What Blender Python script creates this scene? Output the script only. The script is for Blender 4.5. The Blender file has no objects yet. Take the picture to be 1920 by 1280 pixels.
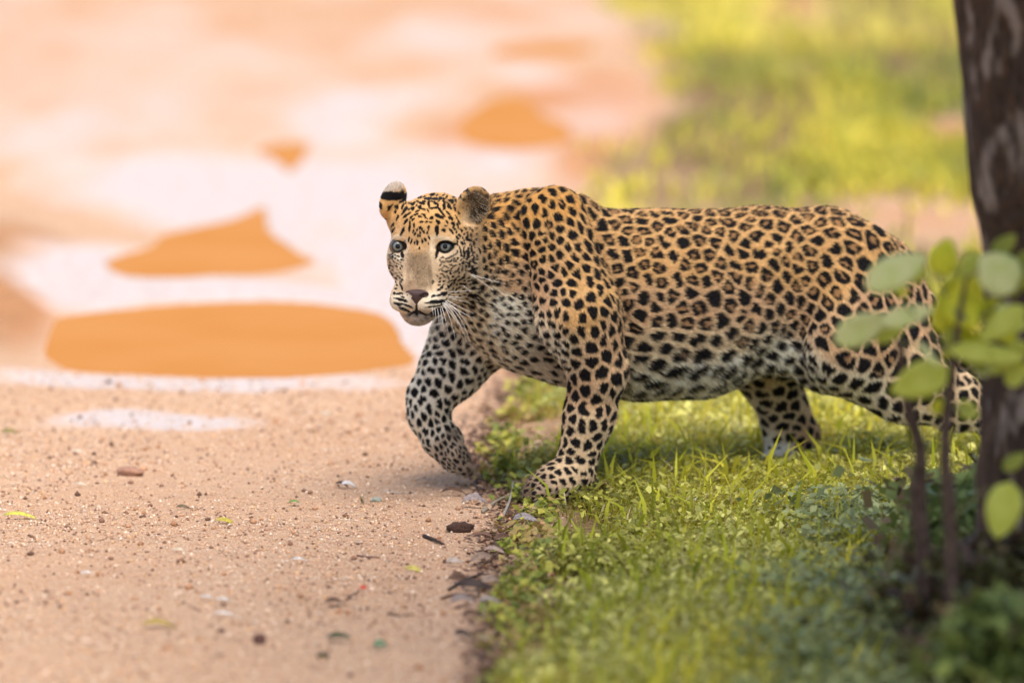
import bpy, bmesh, math, random
import numpy as np
from mathutils import Vector, Matrix
from mathutils.bvhtree import BVHTree
from math import radians

scene = bpy.context.scene
COL = scene.collection
rng = np.random.default_rng(7)
random.seed(7)

# ------------------------------------------------------------------ camera
PITCH = radians(8.0)
CAM = np.array([0.0, -19.76, 3.072])
FOCAL = 360.0
KPX = 36.0 / FOCAL / 1920.0
cam_data = bpy.data.cameras.new('camera')
cam_data.lens = FOCAL
cam_data.sensor_width = 36.0
cam_data.clip_start = 0.5
cam_data.clip_end = 6000
cam_data.dof.use_dof = True
cam_data.dof.focus_distance = 19.62
cam_data.dof.aperture_fstop = 2.0
cam_data.dof.aperture_blades = 0
cam = bpy.data.objects.new('camera', cam_data)
COL.objects.link(cam)
cam.location = CAM
cam.rotation_euler = (radians(90) - PITCH, 0, 0)
scene.camera = cam

# ------------------------------------------------------------------ sky, sun, exposure
SUN_EL, SUN_ROT = radians(60), radians(163)      # high, from behind the viewer
world = bpy.data.worlds.new('World')
scene.world = world
world.use_nodes = True
wn = world.node_tree.nodes
wl = world.node_tree.links
wn.clear()
sky = wn.new('ShaderNodeTexSky')
sky.sky_type = 'NISHITA'
sky.sun_disc = False
sky.sun_elevation = SUN_EL
sky.sun_rotation = SUN_ROT
sky.air_density = 1.0
sky.dust_density = 3.0
sky.ozone_density = 1.0
bg = wn.new('ShaderNodeBackground')
bg.inputs[1].default_value = 0.15
wo = wn.new('ShaderNodeOutputWorld')
wl.new(sky.outputs[0], bg.inputs[0])
wl.new(bg.outputs[0], wo.inputs[0])
sun_data = bpy.data.lights.new('sun', 'SUN')
sun_data.energy = 2.1
sun_data.angle = radians(40)
sun_data.color = (1.0, 0.93, 0.84)
sun = bpy.data.objects.new('sun', sun_data)
COL.objects.link(sun)
sdir = Vector((math.sin(SUN_ROT) * math.cos(SUN_EL), math.cos(SUN_ROT) * math.cos(SUN_EL), math.sin(SUN_EL)))
sun.rotation_euler = sdir.to_track_quat('Z', 'Y').to_euler()
scene.view_settings.view_transform = 'Standard'
scene.view_settings.look = 'None'
scene.view_settings.exposure = 0.88
scene.view_settings.gamma = 1.0
scene.view_settings.use_curve_mapping = False
scene.render.engine = 'CYCLES'
scene.cycles.use_denoising = True
scene.cycles.max_bounces = 6
scene.cycles.transparent_max_bounces = 8

# ------------------------------------------------------------------ helpers
def ray(u, v):
    k = KPX
    d = np.array([(u - 960) * k, math.cos(PITCH) + (640 - v) * k * math.sin(PITCH),
                  -math.sin(PITCH) + (640 - v) * k * math.cos(PITCH)])
    return d

def P(u, v, y):
    d = ray(u, v)
    t = (y - CAM[1]) / d[1]
    return CAM + d * t

def G(u, v, z=0.0):
    d = ray(u, v)
    t = (z - CAM[2]) / d[2]
    return CAM + d * t

PX = 0.001042            # metres per photo pixel at the animal

def project(p):
    q = np.asarray(p) - CAM
    c, s = math.cos(PITCH), math.sin(PITCH)
    f = q[..., 1] * c - q[..., 2] * s
    up = q[..., 1] * s + q[..., 2] * c
    return 960 + q[..., 0] / f / KPX, 640 - up / f / KPX

def tag(o, label=None, cat=None, group=None, kind=None):
    if label: o['label'] = label
    if cat: o['category'] = cat
    if group: o['group'] = group
    if kind: o['kind'] = kind
    return o

def link(name, data, parent=None):
    o = bpy.data.objects.new(name, data)
    COL.objects.link(o)
    if parent is not None:
        o.parent = parent
    return o

def mesh_np(name, V, F, mat=None, smooth=True):
    """V (n,3); F (m,k) with k 3 or 4"""
    V = np.ascontiguousarray(V, dtype=np.float32)
    F = np.ascontiguousarray(F, dtype=np.int32)
    me = bpy.data.meshes.new(name)
    n, k = F.shape
    me.vertices.add(len(V))
    me.vertices.foreach_set('co', V.ravel())
    me.loops.add(n * k)
    me.loops.foreach_set('vertex_index', F.ravel())
    me.polygons.add(n)
    me.polygons.foreach_set('loop_start', np.arange(0, n * k, k, dtype=np.int32))
    me.update(calc_edges=True)
    me.validate()
    if smooth:
        me.polygons.foreach_set('use_smooth', np.ones(n, dtype=bool))
    if mat: me.materials.append(mat)
    return me

def color_attr(me, name, C):
    a = me.color_attributes.new(name, 'FLOAT_COLOR', 'POINT')
    C = np.asarray(C, dtype=np.float32)
    if C.shape[1] == 3:
        C = np.hstack([C, np.ones((len(C), 1), np.float32)])
    a.data.foreach_set('color', np.ascontiguousarray(C).ravel())

# value noise in numpy
_perm = np.random.default_rng(3).random((64, 64, 64)).astype(np.float32)
def vnoise(p):
    p = np.asarray(p, dtype=np.float64)
    i = np.floor(p).astype(int)
    f = p - i
    f = f * f * (3 - 2 * f)
    i &= 63
    j = (i + 1) & 63
    x0, y0, z0 = i[..., 0], i[..., 1], i[..., 2]
    x1, y1, z1 = j[..., 0], j[..., 1], j[..., 2]
    fx, fy, fz = f[..., 0], f[..., 1], f[..., 2]
    a = _perm[x0, y0, z0] * (1 - fx) + _perm[x1, y0, z0] * fx
    b = _perm[x0, y1, z0] * (1 - fx) + _perm[x1, y1, z0] * fx
    c = _perm[x0, y0, z1] * (1 - fx) + _perm[x1, y0, z1] * fx
    d = _perm[x0, y1, z1] * (1 - fx) + _perm[x1, y1, z1] * fx
    return (a * (1 - fy) + b * fy) * (1 - fz) + (c * (1 - fy) + d * fy) * fz

def fbm(p, oct=4):
    s = 0; a = 0.5
    p = np.asarray(p, dtype=np.float64)
    for k in range(oct):
        s = s + a * (vnoise(p * 2 ** k + 17.3 * k) - 0.5)
        a *= 0.5
    return s

def nodes_of(mat):
    mat.use_nodes = True
    return mat.node_tree.nodes, mat.node_tree.links

def simple_mat(name, color, rough=0.7, spec=0.3, noise=None, bump=0.0, translucent=0.0, attr=None, coat=0.0):
    """noise=(scale, colour2) mottles; attr = colour attribute that drives the base colour"""
    m = bpy.data.materials.new(name)
    N, L = nodes_of(m)
    b = N['Principled BSDF']
    out = N['Material Output']
    b.inputs['Roughness'].default_value = rough
    b.inputs['Specular IOR Level'].default_value = spec
    if coat: b.inputs['Coat Weight'].default_value = coat
    src = None
    if attr:
        a = N.new('ShaderNodeAttribute'); a.attribute_name = attr
        src = a.outputs['Color']
    if noise:
        tc = N.new('ShaderNodeTexCoord')
        nz = N.new('ShaderNodeTexNoise')
        nz.inputs['Scale'].default_value = noise[0]
        nz.inputs['Detail'].default_value = 5
        L.new(tc.outputs['Object'], nz.inputs['Vector'])
        mr = N.new('ShaderNodeMapRange')
        mr.inputs[1].default_value = 0.38; mr.inputs[2].default_value = 0.62
        L.new(nz.outputs[0], mr.inputs[0])
        mx = N.new('ShaderNodeMix'); mx.data_type = 'RGBA'
        mx.inputs[6].default_value = (*color, 1)
        mx.inputs[7].default_value = (*noise[1], 1)
        L.new(mr.outputs[0], mx.inputs[0])
        if src is not None:
            mx.blend_type = 'MULTIPLY'
            L.new(src, mx.inputs[6])
        src = mx.outputs[2]
        if bump:
            bp = N.new('ShaderNodeBump'); bp.inputs['Strength'].default_value = bump
            bp.inputs['Distance'].default_value = 0.01
            L.new(nz.outputs[0], bp.inputs['Height']); L.new(bp.outputs[0], b.inputs['Normal'])
    if src is not None:
        L.new(src, b.inputs['Base Color'])
    else:
        b.inputs['Base Color'].default_value = (*color, 1)
    if translucent:
        tr = N.new('ShaderNodeBsdfTranslucent')
        if src is not None:
            L.new(src, tr.inputs[0])
        else:
            tr.inputs[0].default_value = (*color, 1)
        ms = N.new('ShaderNodeMixShader'); ms.inputs[0].default_value = translucent
        L.new(b.outputs[0], ms.inputs[1]); L.new(tr.outputs[0], ms.inputs[2])
        L.new(ms.outputs[0], out.inputs[0])
    return m
# ================================================================== GROUND
def chaikin(p, n=3):
    p = np.asarray(p, float)
    for _ in range(n):
        q = np.roll(p, -1, 0)
        p = np.stack([.75 * p + .25 * q, .25 * p + .75 * q], 1).reshape(-1, p.shape[1])
    return p

def poly_sd(poly, x, y):
    """signed distance to a polygon, negative inside"""
    px, py = poly[:, 0], poly[:, 1]; qx, qy = np.roll(px, -1), np.roll(py, -1)
    d = np.full(x.shape, 1e9); ins = np.zeros(x.shape, bool)
    for ax, ay, bx, by in zip(px, py, qx, qy):
        ex, ey = bx - ax, by - ay
        t = np.clip(((x - ax) * ex + (y - ay) * ey) / (ex * ex + ey * ey + 1e-12), 0, 1)
        d = np.minimum(d, (x - ax - t * ex) ** 2 + (y - ay - t * ey) ** 2)
        c = ((ay > y) != (by > y))
        xi = ax + (y - ay) / (by - ay + 1e-12) * ex
        ins ^= c & (x < xi)
    d = np.sqrt(d)
    return np.where(ins, -d, d)

PUD = [
 ([(90, 648), (98, 610), (112, 592), (190, 584), (300, 572), (420, 565), (560, 564), (640, 573), (700, 586), (735, 600), (748, 632), (768, 664), (776, 684), (735, 690), (650, 702), (520, 711), (400, 711), (250, 703), (120, 697), (94, 678)],
  'wide muddy orange puddle nearest to the walking leopard'),
 ([(192, 500), (205, 484), (285, 464), (292, 446), (345, 428), (420, 416), (462, 403), (484, 388), (500, 388), (498, 406), (508, 440), (560, 474), (606, 492), (545, 508), (470, 519), (400, 516), (330, 523), (230, 522)],
  'pointed orange puddle just beyond the widest one'),
 ([(472, 284), (500, 272), (590, 264), (572, 290), (556, 322), (536, 326), (520, 300)],
  'tiny orange puddle shaped like a wedge in the pale mud'),
 ([(845, 250), (885, 205), (935, 178), (990, 180), (1012, 215), (1060, 232), (1080, 262), (1010, 284), (900, 280)],
  'round orange puddle near the grass edge above the leopard'),
 ([(912, 98), (960, 84), (1060, 80), (1112, 84), (1108, 102), (1010, 112), (930, 112)],
  'long thin orange puddle farthest along the track'),
]
def gxy(u, v):
    g = G(u, v); return g[0], g[1]
PUDW = [chaikin([gxy(u, v) for u, v in p], 2) for p, _ in PUD]

def blobs_px(x, y, L):
    """sum of soft ellipses given in the picture's ground coordinates"""
    u, v = project(np.stack([x, y, np.zeros_like(x)], -1))
    q = np.stack([x * 2.6, y * 1.1, x * 0 + 2], -1)
    u = u + 130 * fbm(q, 3); v = v + 55 * fbm(q + 40, 3)
    s = np.zeros(x.shape)
    for (cu, cv, a, b, w) in L:
        r = np.sqrt(((u - cu) / a) ** 2 + ((v - cv) / b) ** 2)
        s = np.maximum(s, w * np.clip((1.35 - r) / .7, 0, 1))
    return s
WET_SHEEN = [(170, 520, 170, 60, 1), (420, 345, 300, 75, .9), (650, 400, 190, 110, 1), (400, 545, 380, 24, 1), (700, 600, 120, 60, 1), (330, 716, 310, 17, 1), (640, 716, 110, 14, .7),
        (270, 792, 200, 15, 1), (650, 225, 120, 60, .6), (420, 110, 900, 170, .14), (730, 480, 120, 120, 1), (800, 640, 60, 50, .8), (880, 340, 190, 80, .4),  # the widest, faintest ellipse paints distant glare and haze along with damp
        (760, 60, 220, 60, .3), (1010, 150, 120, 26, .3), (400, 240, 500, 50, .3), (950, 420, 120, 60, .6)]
REDL = [(350, 60, 1000, 180, .26), (500, 365, 36, 46, .9), (1100, 215, 150, 80, .9), (930, 255, 120, 50, .8), (1100, 300, 60, 60, .8), (20, 470, 90, 30, .6), (30, 570, 70, 90, .9), (1780, 250, 130, 34, 1), (1620, 420, 260, 34, .35), (900, 30, 150, 30, .5), (1470, 25, 70, 25, .7), (1000, 690, 90, 40, .5)]
DRYL = [(1700, 410, 260, 60, 1), (1790, 235, 120, 40, 1), (1500, 30, 90, 30, .9), (1460, 130, 60, 25, .4), (1740, 330, 120, 40, .45), (1180, 300, 60, 40, .3), (1300, 350, 90, 20, .4), (1250, 400, 200, 24, .5)]
GEDGE = np.array([(1400, 935), (1280, 938), (1150, 950), (1050, 950), (1000, 950), (960, 985), (925, 965), (880, 925), (830, 930), (790, 950), (740, 985), (690, 1010), (640, 990), (560, 1000), (470, 1010), (400, 1020), (350, 1045), (300, 1070), (260, 1150), (200, 1185), (140, 1180), (80, 1150), (0, 1120), (-60, 1110), (-400, 1100), (-2400, 1100)], float)[::-1]
def grassness(x, y):
    u, v = project(np.stack([x, y, np.zeros_like(x)], -1))
    e = np.interp(v, GEDGE[:, 0], GEDGE[:, 1])
    g = (u - e - 60) / 40.0 + 2.6 * fbm(np.stack([x * 4.5, y * 2.2, x * 0 + 61], -1), 3)
    return g
def gh(x, y, pud=True):
    x = np.asarray(x, float); y = np.asarray(y, float)
    p = np.stack([x, y, np.zeros_like(x)], -1)
    near = np.exp(-np.maximum(np.abs(y) - 6, 0) / 20)
    h = .030 * fbm(p * 1.3, 2) + .016 * fbm(p * 6, 3) + .009 * fbm(p * 24 + 5, 3)
    bank = blobs_px(x, y, [(10, 560, 80, 120, 1)])
    h = h + bank * (.03 + .05 * fbm(p * 9, 3))
    flat = np.clip(blobs_px(x, y, WET_SHEEN), 0, 1)
    h = h * (1 - .6 * flat)
    h = h * near
    far = np.maximum(y - 60, 0)
    if pud:
        for w in PUDW:
            c = w.mean(0); R = np.abs(w - c).max(0) + .35
            m = (np.abs(x - c[0]) < R[0]) & (np.abs(y - c[1]) < R[1])
            if m.any():
                d = poly_sd(w, x[m], y[m]) + .03 * fbm(p[m] * 7, 3)
                t = np.clip(d / .22, 0, 1)
                hm = h[m]
                hm = np.where(d > 0, hm * t + .0025, -.022 * np.clip(-d / .06, 0, 1) - .001)
                h[m] = hm
    return h

def spaced(lo, hi, st, far, g=1.35):
    a = list(np.arange(lo, hi, st)); s = st
    while a[-1] < far: s *= g; a.append(a[-1] + s)
    b = []; x = a[0]; s = st
    while x > -far: s *= g; x -= s; b.append(x)
    return np.array(b[::-1] + a)
gx = spaced(-1.7, 2.1, .0095, 2500); gy = spaced(-3.0, 10.0, .015, 2500)
XX, YY = np.meshgrid(gx, gy, indexing='ij')
ZZ = gh(XX, YY)
nx_, ny_ = XX.shape
GV = np.stack([XX, YY, ZZ], -1).reshape(-1, 3)
ii = np.arange(nx_ * ny_).reshape(nx_, ny_)
GQ = np.stack([ii[:-1, :-1], ii[1:, :-1], ii[1:, 1:], ii[:-1, 1:]], -1).reshape(-1, 4)
gme = mesh_np('ground', GV, GQ)
x_, y_ = GV[:, 0], GV[:, 1]
wet_sheen = np.clip(blobs_px(x_, y_, WET_SHEEN) * 1.25 + 1.7 * fbm(np.stack([x_ * 4.2, y_ * 1.5, x_ * 0], -1), 3), 0, 1) * (blobs_px(x_, y_, WET_SHEEN) > .02)
red = np.clip(blobs_px(x_, y_, REDL) + .3 * fbm(np.stack([x_ * 5, y_ * 2, x_ * 0 + 4], -1), 3), 0, 1)
bankz = np.clip(blobs_px(x_, y_, [(0, 570, 80, 110, 1), (30, 470, 80, 40, .8)]), 0, 1) * .34
gr = bankz + np.clip(grassness(x_, y_) * .5 + 1.2 * fbm(np.stack([x_ * 9, y_ * 4, x_ * 0], -1), 3) + .3, 0, 1) * (1 - .9 * np.clip(blobs_px(x_, y_, DRYL), 0, 1))
color_attr(gme, 'zones', np.stack([wet_sheen, red, gr], 1))

def ground_material():
    m = bpy.data.materials.new('track_soil'); N, L = nodes_of(m); b = N['Principled BSDF']
    at = N.new('ShaderNodeAttribute'); at.attribute_name = 'zones'
    se = N.new('ShaderNodeSeparateColor'); L.new(at.outputs['Color'], se.inputs[0])
    tc = N.new('ShaderNodeTexCoord')
    def noise(sc, det=4, lo=.35, hi=.65):
        n = N.new('ShaderNodeTexNoise'); n.inputs['Scale'].default_value = sc; n.inputs['Detail'].default_value = det
        L.new(tc.outputs['Object'], n.inputs['Vector'])
        r = N.new('ShaderNodeMapRange'); r.inputs[1].default_value = lo; r.inputs[2].default_value = hi
        L.new(n.outputs[0], r.inputs[0]); return n.outputs[0], r.outputs[0]
    def mix(f, a, c, bt='MIX'):
        x = N.new('ShaderNodeMix'); x.data_type = 'RGBA'; x.blend_type = bt
        for sock, val in ((0, f), (6, a), (7, c)):
            if isinstance(val, (int, float)): x.inputs[sock].default_value = val
            elif isinstance(val, tuple): x.inputs[sock].default_value = (*val, 1)
            else: L.new(val, x.inputs[sock])
        return x.outputs[2]
    n1, f1 = noise(2.2, 7, .40, .60); n2, f2 = noise(38, 6); n3, f3 = noise(210, 3, .45, .58); n4, f4 = noise(430, 2, .54, .64)
    c = mix(f1, (.54, .315, .18), (.61, .395, .25))
    c = mix(f2, c, (.52, .30, .175))
    c = mix(f3, c, (.66, .46, .31))
    k = N.new('ShaderNodeMath'); k.operation = 'MULTIPLY'; L.new(f4, k.inputs[0]); k.inputs[1].default_value = .9
    c = mix(k.outputs[0], c, (.26, .14, .085))
    c = mix(se.outputs[1], c, (.50, .225, .10))
    soil = mix(f2, (.17, .105, .06), (.26, .17, .08))
    c = mix(se.outputs[2], c, soil)
    wet_sheen_col = mix(f2, (.57, .475, .42), (.45, .34, .28))  # pale base: sky reflection on the wet mud, put into its colour
    c = mix(se.outputs[0], c, wet_sheen_col)
    L.new(c, b.inputs['Base Color'])
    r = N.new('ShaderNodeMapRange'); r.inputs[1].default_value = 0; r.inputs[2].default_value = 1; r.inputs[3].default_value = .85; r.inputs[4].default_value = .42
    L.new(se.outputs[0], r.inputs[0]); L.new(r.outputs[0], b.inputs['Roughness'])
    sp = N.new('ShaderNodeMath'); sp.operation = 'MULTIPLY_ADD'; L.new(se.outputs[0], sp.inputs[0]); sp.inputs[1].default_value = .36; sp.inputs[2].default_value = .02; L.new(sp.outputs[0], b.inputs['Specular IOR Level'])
    add = N.new('ShaderNodeMath'); add.operation = 'MULTIPLY_ADD'; L.new(n3, add.inputs[0]); add.inputs[1].default_value = .6; L.new(n2, add.inputs[2])
    inv = N.new('ShaderNodeMath'); inv.operation = 'MULTIPLY_ADD'; L.new(se.outputs[0], inv.inputs[0]); inv.inputs[1].default_value = -.8; inv.inputs[2].default_value = 1.0
    bp = N.new('ShaderNodeBump'); bp.inputs['Distance'].default_value = .012
    L.new(inv.outputs[0], bp.inputs['Strength']); L.new(add.outputs[0], bp.inputs['Height']); L.new(bp.outputs[0], b.inputs['Normal'])
    return m
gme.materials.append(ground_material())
ground = link('ground', gme); tag(ground, kind='structure')

wat = bpy.data.materials.new('muddy_water'); N_, L_ = nodes_of(wat); b_ = N_['Principled BSDF']
b_.inputs['Base Color'].default_value = (.50, .205, .036, 1)
b_.inputs['Roughness'].default_value = .12
b_.inputs['Specular IOR Level'].default_value = .0
b_.inputs['IOR'].default_value = 1.33
nz_ = N_.new('ShaderNodeTexNoise'); nz_.inputs['Scale'].default_value = 14; n5_ = N_.new('ShaderNodeTexNoise'); n5_.inputs['Scale'].default_value = 2.6; cr_ = N_.new('ShaderNodeValToRGB'); cr_.color_ramp.elements[0].position = .38; cr_.color_ramp.elements[0].color = (.40, .170, .047, 1); cr_.color_ramp.elements[1].position = .64; cr_.color_ramp.elements[1].color = (.415, .185, .058, 1); L_.new(n5_.outputs[0], cr_.inputs[0]); L_.new(cr_.outputs[0], b_.inputs['Base Color']); bp_ = N_.new('ShaderNodeBump'); bp_.inputs['Strength'].default_value = .08; bp_.inputs['Distance'].default_value = .01
tc_ = N_.new('ShaderNodeTexCoord'); L_.new(tc_.outputs['Object'], nz_.inputs['Vector']); L_.new(tc_.outputs['Object'], n5_.inputs['Vector']); L_.new(nz_.outputs[0], bp_.inputs['Height']); L_.new(bp_.outputs[0], b_.inputs['Normal'])
for w, (pl, lab) in zip(PUDW, PUD):
    c = w.mean(0)
    o_ = c + (w - c) * (1 + .06 / np.linalg.norm(w - c, axis=1))[:, None]
    bm = bmesh.new()
    bm.faces.new([bm.verts.new((p[0] - c[0], p[1] - c[1], 0)) for p in o_])
    bmesh.ops.triangulate(bm, faces=bm.faces[:])
    me = bpy.data.meshes.new('puddle'); bm.to_mesh(me); bm.free()
    if me.polygons[0].normal.z < 0: me.flip_normals()
    me.materials.append(wat)
    o = link('puddle', me); o.location = (c[0], c[1], 0.0)
    tag(o, lab, 'puddle', 'puddles on the dirt track', 'structure')

# ------------------------------------------------------------------ grit on the track
def scatter(n, x0, x1, y0, y1):
    return rng.uniform(x0, x1, n), rng.uniform(y0, y1, n)
def grit(n, x, y, smin, smax, cols):
    z = gh(x, y)
    O = np.array([(1, 0, 0), (0, 1, 0), (-1, 0, 0), (0, -1, 0), (0, 0, 1), (0, 0, -1)], float)
    T = np.array([(0, 1, 4), (1, 2, 4), (2, 3, 4), (3, 0, 4), (1, 0, 5), (2, 1, 5), (3, 2, 5), (0, 3, 5)])
    s = smin + (smax - smin) * rng.random(len(x)) ** 3.5
    R = O[None] * (s[:, None] * rng.uniform(.6, 1.3, (len(x), 6)))[:, :, None]
    a = rng.random(len(x)) * 6.28
    Rx = R[..., 0] * np.cos(a)[:, None] - R[..., 1] * np.sin(a)[:, None]
    Ry = R[..., 0] * np.sin(a)[:, None] + R[..., 1] * np.cos(a)[:, None]
    Vv = np.stack([Rx + x[:, None], Ry + y[:, None], R[..., 2] * .8 + (z + s * .35)[:, None]], -1).reshape(-1, 3)
    Tt = (T[None] + 6 * np.arange(len(x))[:, None, None]).reshape(-1, 3)
    cc = np.array(cols)[rng.integers(0, len(cols), len(x))] * rng.uniform(.7, 1.2, len(x))[:, None]
    return Vv, Tt, np.repeat(cc, 6, 0)
x, y = scatter(120000, -1.45, .35, -2.5, 1.7)
k = (grassness(x, y) < .6 + rng.normal(0, .6, len(x)))
k &= rng.random(len(x)) < np.clip(.55 + 1.5 * fbm(np.stack([x * 3, y * 2, x * 0], -1), 3), .12, 1)
x, y = x[k], y[k]
pm = np.ones(len(x), bool)
for w in PUDW: pm &= poly_sd(w, x, y) > .02
pm &= rng.random(len(x)) > .8 * blobs_px(x, y, WET_SHEEN)
x, y = x[pm], y[pm]
Vg, Tg, Cg = grit(len(x), x, y, .0009, .0046, [(.68, .45, .30), (.72, .52, .36), (.62, .38, .24), (.44, .26, .16), (.22, .12, .08), (.76, .60, .46), (.68, .42, .22)])
x2, y2 = scatter(5200, -1.45, .35, -2.5, 1.5)
k = (rng.random(5200) < np.clip(.3 + 1.6 * fbm(np.stack([x2 * 4, y2 * 2, x2 * 0 + 50], -1), 3) + .5 * np.clip(grassness(x2, y2) * .1 + .6, 0, 1), .04, 1)) & (grassness(x2, y2) < 1.2)
for w in PUDW: k &= poly_sd(w, x2, y2) > .03
x2, y2 = x2[k], y2[k]
Vh, Th, Ch = grit(len(x2), x2, y2, .003, .009, [(.52, .28, .15), (.40, .20, .10), (.25, .13, .08), (.16, .085, .055), (.60, .42, .30)])
Vg, Tg, Cg = np.vstack([Vg, Vh]), np.vstack([Tg, Th + len(Vg)]), np.vstack([Cg, Ch])
gm_ = mesh_np('gravel', Vg, Tg, simple_mat('grit', (.5, .3, .2), rough=.8, spec=.25, attr='tint'), smooth=False)
color_attr(gm_, 'tint', Cg)
tag(link('gravel', gm_), 'loose reddish grit scattered over the dirt track', 'gravel', kind='stuff')

# ------------------------------------------------------------------ grass
def clump_tint(x, y, cols, sc=2.2, seed=0):
    """colour per plant: neighbouring plants of one kind share a tint"""
    t = np.clip(.5 + 1.9 * fbm(np.stack([x * sc, y * sc * .45, x * 0 + seed], -1), 3) + rng.normal(0, .14, len(x)), 0, .9999)
    cols = np.array(cols); f = t * (len(cols) - 1); i = f.astype(int); f = (f - i)[:, None]
    return (cols[i] * (1 - f) + cols[i + 1] * f) * rng.uniform(.6, 1.35, len(x))[:, None]
def blades(x, y, h, w, col, curve=.5, z=None):
    n = len(x); z = gh(x, y) - .004 if z is None else z
    az = rng.random(n) * 6.283; la = rng.random(n) * 6.283
    wv = np.stack([np.cos(az), np.sin(az), np.zeros(n)], 1) * (w * .5)[:, None]
    ld = np.stack([np.cos(la), np.sin(la), np.zeros(n)], 1)
    b = np.stack([x, y, z], 1)
    cv = np.abs(rng.normal(curve, curve * .5, n))
    up = np.array([0, 0, 1.0])
    m1 = b + ld * (h * cv * .22)[:, None] + up * (h * .5)[:, None]
    tp = b + ld * (h * cv * .95)[:, None] + up * (h * np.clip(1 - .35 * cv, .3, 1))[:, None]
    Vv = np.stack([b - wv * .7, b + wv * .7, m1 + wv, m1 - wv, tp], 1).reshape(-1, 3)
    T = np.array([(0, 1, 2), (0, 2, 3), (3, 2, 4)])
    Tt = (T[None] + 5 * np.arange(n)[:, None, None]).reshape(-1, 3)
    return Vv, Tt, np.repeat(col, 5, 0)
def leaflets(x, y, z, s, col, flat=.5):
    n = len(x)
    a = rng.random(n) * 6.283
    d = np.stack([np.cos(a), np.sin(a), rng.normal(.15, flat, n)], 1); d /= np.linalg.norm(d, axis=1)[:, None]
    sd = np.cross(d, np.array([0, 0, 1.0])); sd /= np.linalg.norm(sd, axis=1)[:, None]
    sd[:, 2] += rng.normal(0, flat, n); nn = np.cross(sd, d)
    b = np.stack([x, y, z], 1)
    L_ = s[:, None]
    w_ = rng.uniform(.28, .42, n)[:, None]
    Vv = np.stack([b, b + d * L_ * .45 + sd * L_ * w_ + nn * L_ * .06, b + d * L_ * .45 - sd * L_ * w_ + nn * L_ * .06, b + d * L_, b + d * L_ * .5 - nn * L_ * .03], 1).reshape(-1, 3)
    T = np.array([(0, 4, 1), (4, 3, 1), (0, 2, 4), (4, 2, 3)])
    Tt = (T[None] + 5 * np.arange(n)[:, None, None]).reshape(-1, 3)
    return Vv, Tt, np.repeat(col, 5, 0)
def join(parts):
    Vs, Ts, Cs = [], [], []; o = 0
    for v_, t_, c_ in parts:
        Vs.append(v_); Ts.append(t_ + o); Cs.append(c_); o += len(v_)
    return np.vstack(Vs), np.vstack(Ts), np.vstack(Cs)
grass_m = simple_mat('grass_blades', (.1, .2, .03), rough=.5, spec=.2, attr='tint', translucent=.42)
weed_m = simple_mat('weed_leaves', (.1, .2, .03), rough=.4, spec=.22, attr='tint', translucent=.32)
def stuff(name, parts, mat, lab, cat):
    v_, t_, c_ = join(parts)
    me = mesh_np(name, v_, t_, mat, smooth=False); color_attr(me, 'tint', np.clip(c_, 0, 1))
    return tag(link(name, me), lab, cat, kind='stuff')
YG = [(.10, .10, .02), (.32, .29, .03), (.58, .50, .05), (.80, .66, .12), (.38, .36, .05)]
# near turf
def turf(n, x0, x1, y0, y1, edge=.5):
    x, y = scatter(n, x0, x1, y0, y1)
    g = grassness(x, y)
    dens = np.clip(g * edge * .33 + .16 + 2.4 * fbm(np.stack([x * 7, y * 3.5, x * 0 + 9], -1), 3), 0, 1)
    dens *= 1 - .93 * np.clip(blobs_px(x, y, DRYL), 0, 1)
    dens *= g > -1.6
    u, v = project(np.stack([x, y, x * 0], -1))
    k = (rng.random(n) < dens) & (u < 2150) & (v < 1420)
    return x[k], y[k]
x, y = turf(150000, -.15, 1.35, -2.6, 1.6)
h = rng.uniform(.018, .050, len(x)) * (1 + .8 * np.clip(fbm(np.stack([x * 5, y * 3, x * 0], -1), 2) * 2, -.5, 1)); wd = rng.uniform(.0016, .0040, len(x))
PAWS = [gxy(1460, 868), gxy(1030, 925), gxy(1500, 862), gxy(1430, 880), gxy(975, 935)]
def trod(x, y):
    d = np.min([np.hypot(x - a, (y - b) * .55) for a, b in PAWS], 0)
    return .25 + .75 * np.clip((d - .035) / .07, 0, 1)
h = h * trod(x, y)
fine = blades(x, y, h, wd, clump_tint(x, y, YG), .8)
x, y = turf(9000, -.15, 1.3, -2.6, 1.6)
broad = blades(x, y, (.04 + .10 * rng.random(len(x)) ** 2) * trod(x, y), rng.uniform(.004, .010, len(x)), clump_tint(x, y, [(.32, .36, .03), (.52, .50, .04), (.72, .60, .06)]), .6)
x, y = turf(7000, -.15, 1.3, -2.6, 1.6)
dry = blades(x, y, rng.uniform(.03, .09, len(x)) * trod(x, y), rng.uniform(.0018, .004, len(x)), np.array([(.62, .50, .26), (.50, .36, .18), (.70, .62, .40), (.40, .30, .12)])[rng.integers(0, 4, len(x))], 1.0)
x, y = scatter(70000, .55, 2.6, -3.6, 1.7)
u_, v_ = project(np.stack([x, y, x * 0], -1)); k = ((u_ > 2140) | (v_ > 1410)) & (grassness(x, y) > rng.random(len(x)) * 3 - .5)
x, y = x[k], y[k]
outer = blades(x, y, rng.uniform(.02, .07, len(x)), rng.uniform(.003, .007, len(x)), clump_tint(x, y, YG), .8)
stuff('grass', [fine, broad, dry, outer], grass_m, 'short yellow green turf growing right of the dirt track', 'grass')
x, y = turf(150000, -.15, 1.35, -2.6, 1.6)
z = gh(x, y) + rng.uniform(.004, .046, len(x)) * trod(x, y)
lf = leaflets(x, y, z, (.006 + .016 * rng.random(len(x)) ** 2.5), clump_tint(x, y, [(.18, .19, .04), (.42, .40, .07), (.72, .67, .20), (.32, .34, .10)], seed=4), .45)
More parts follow.
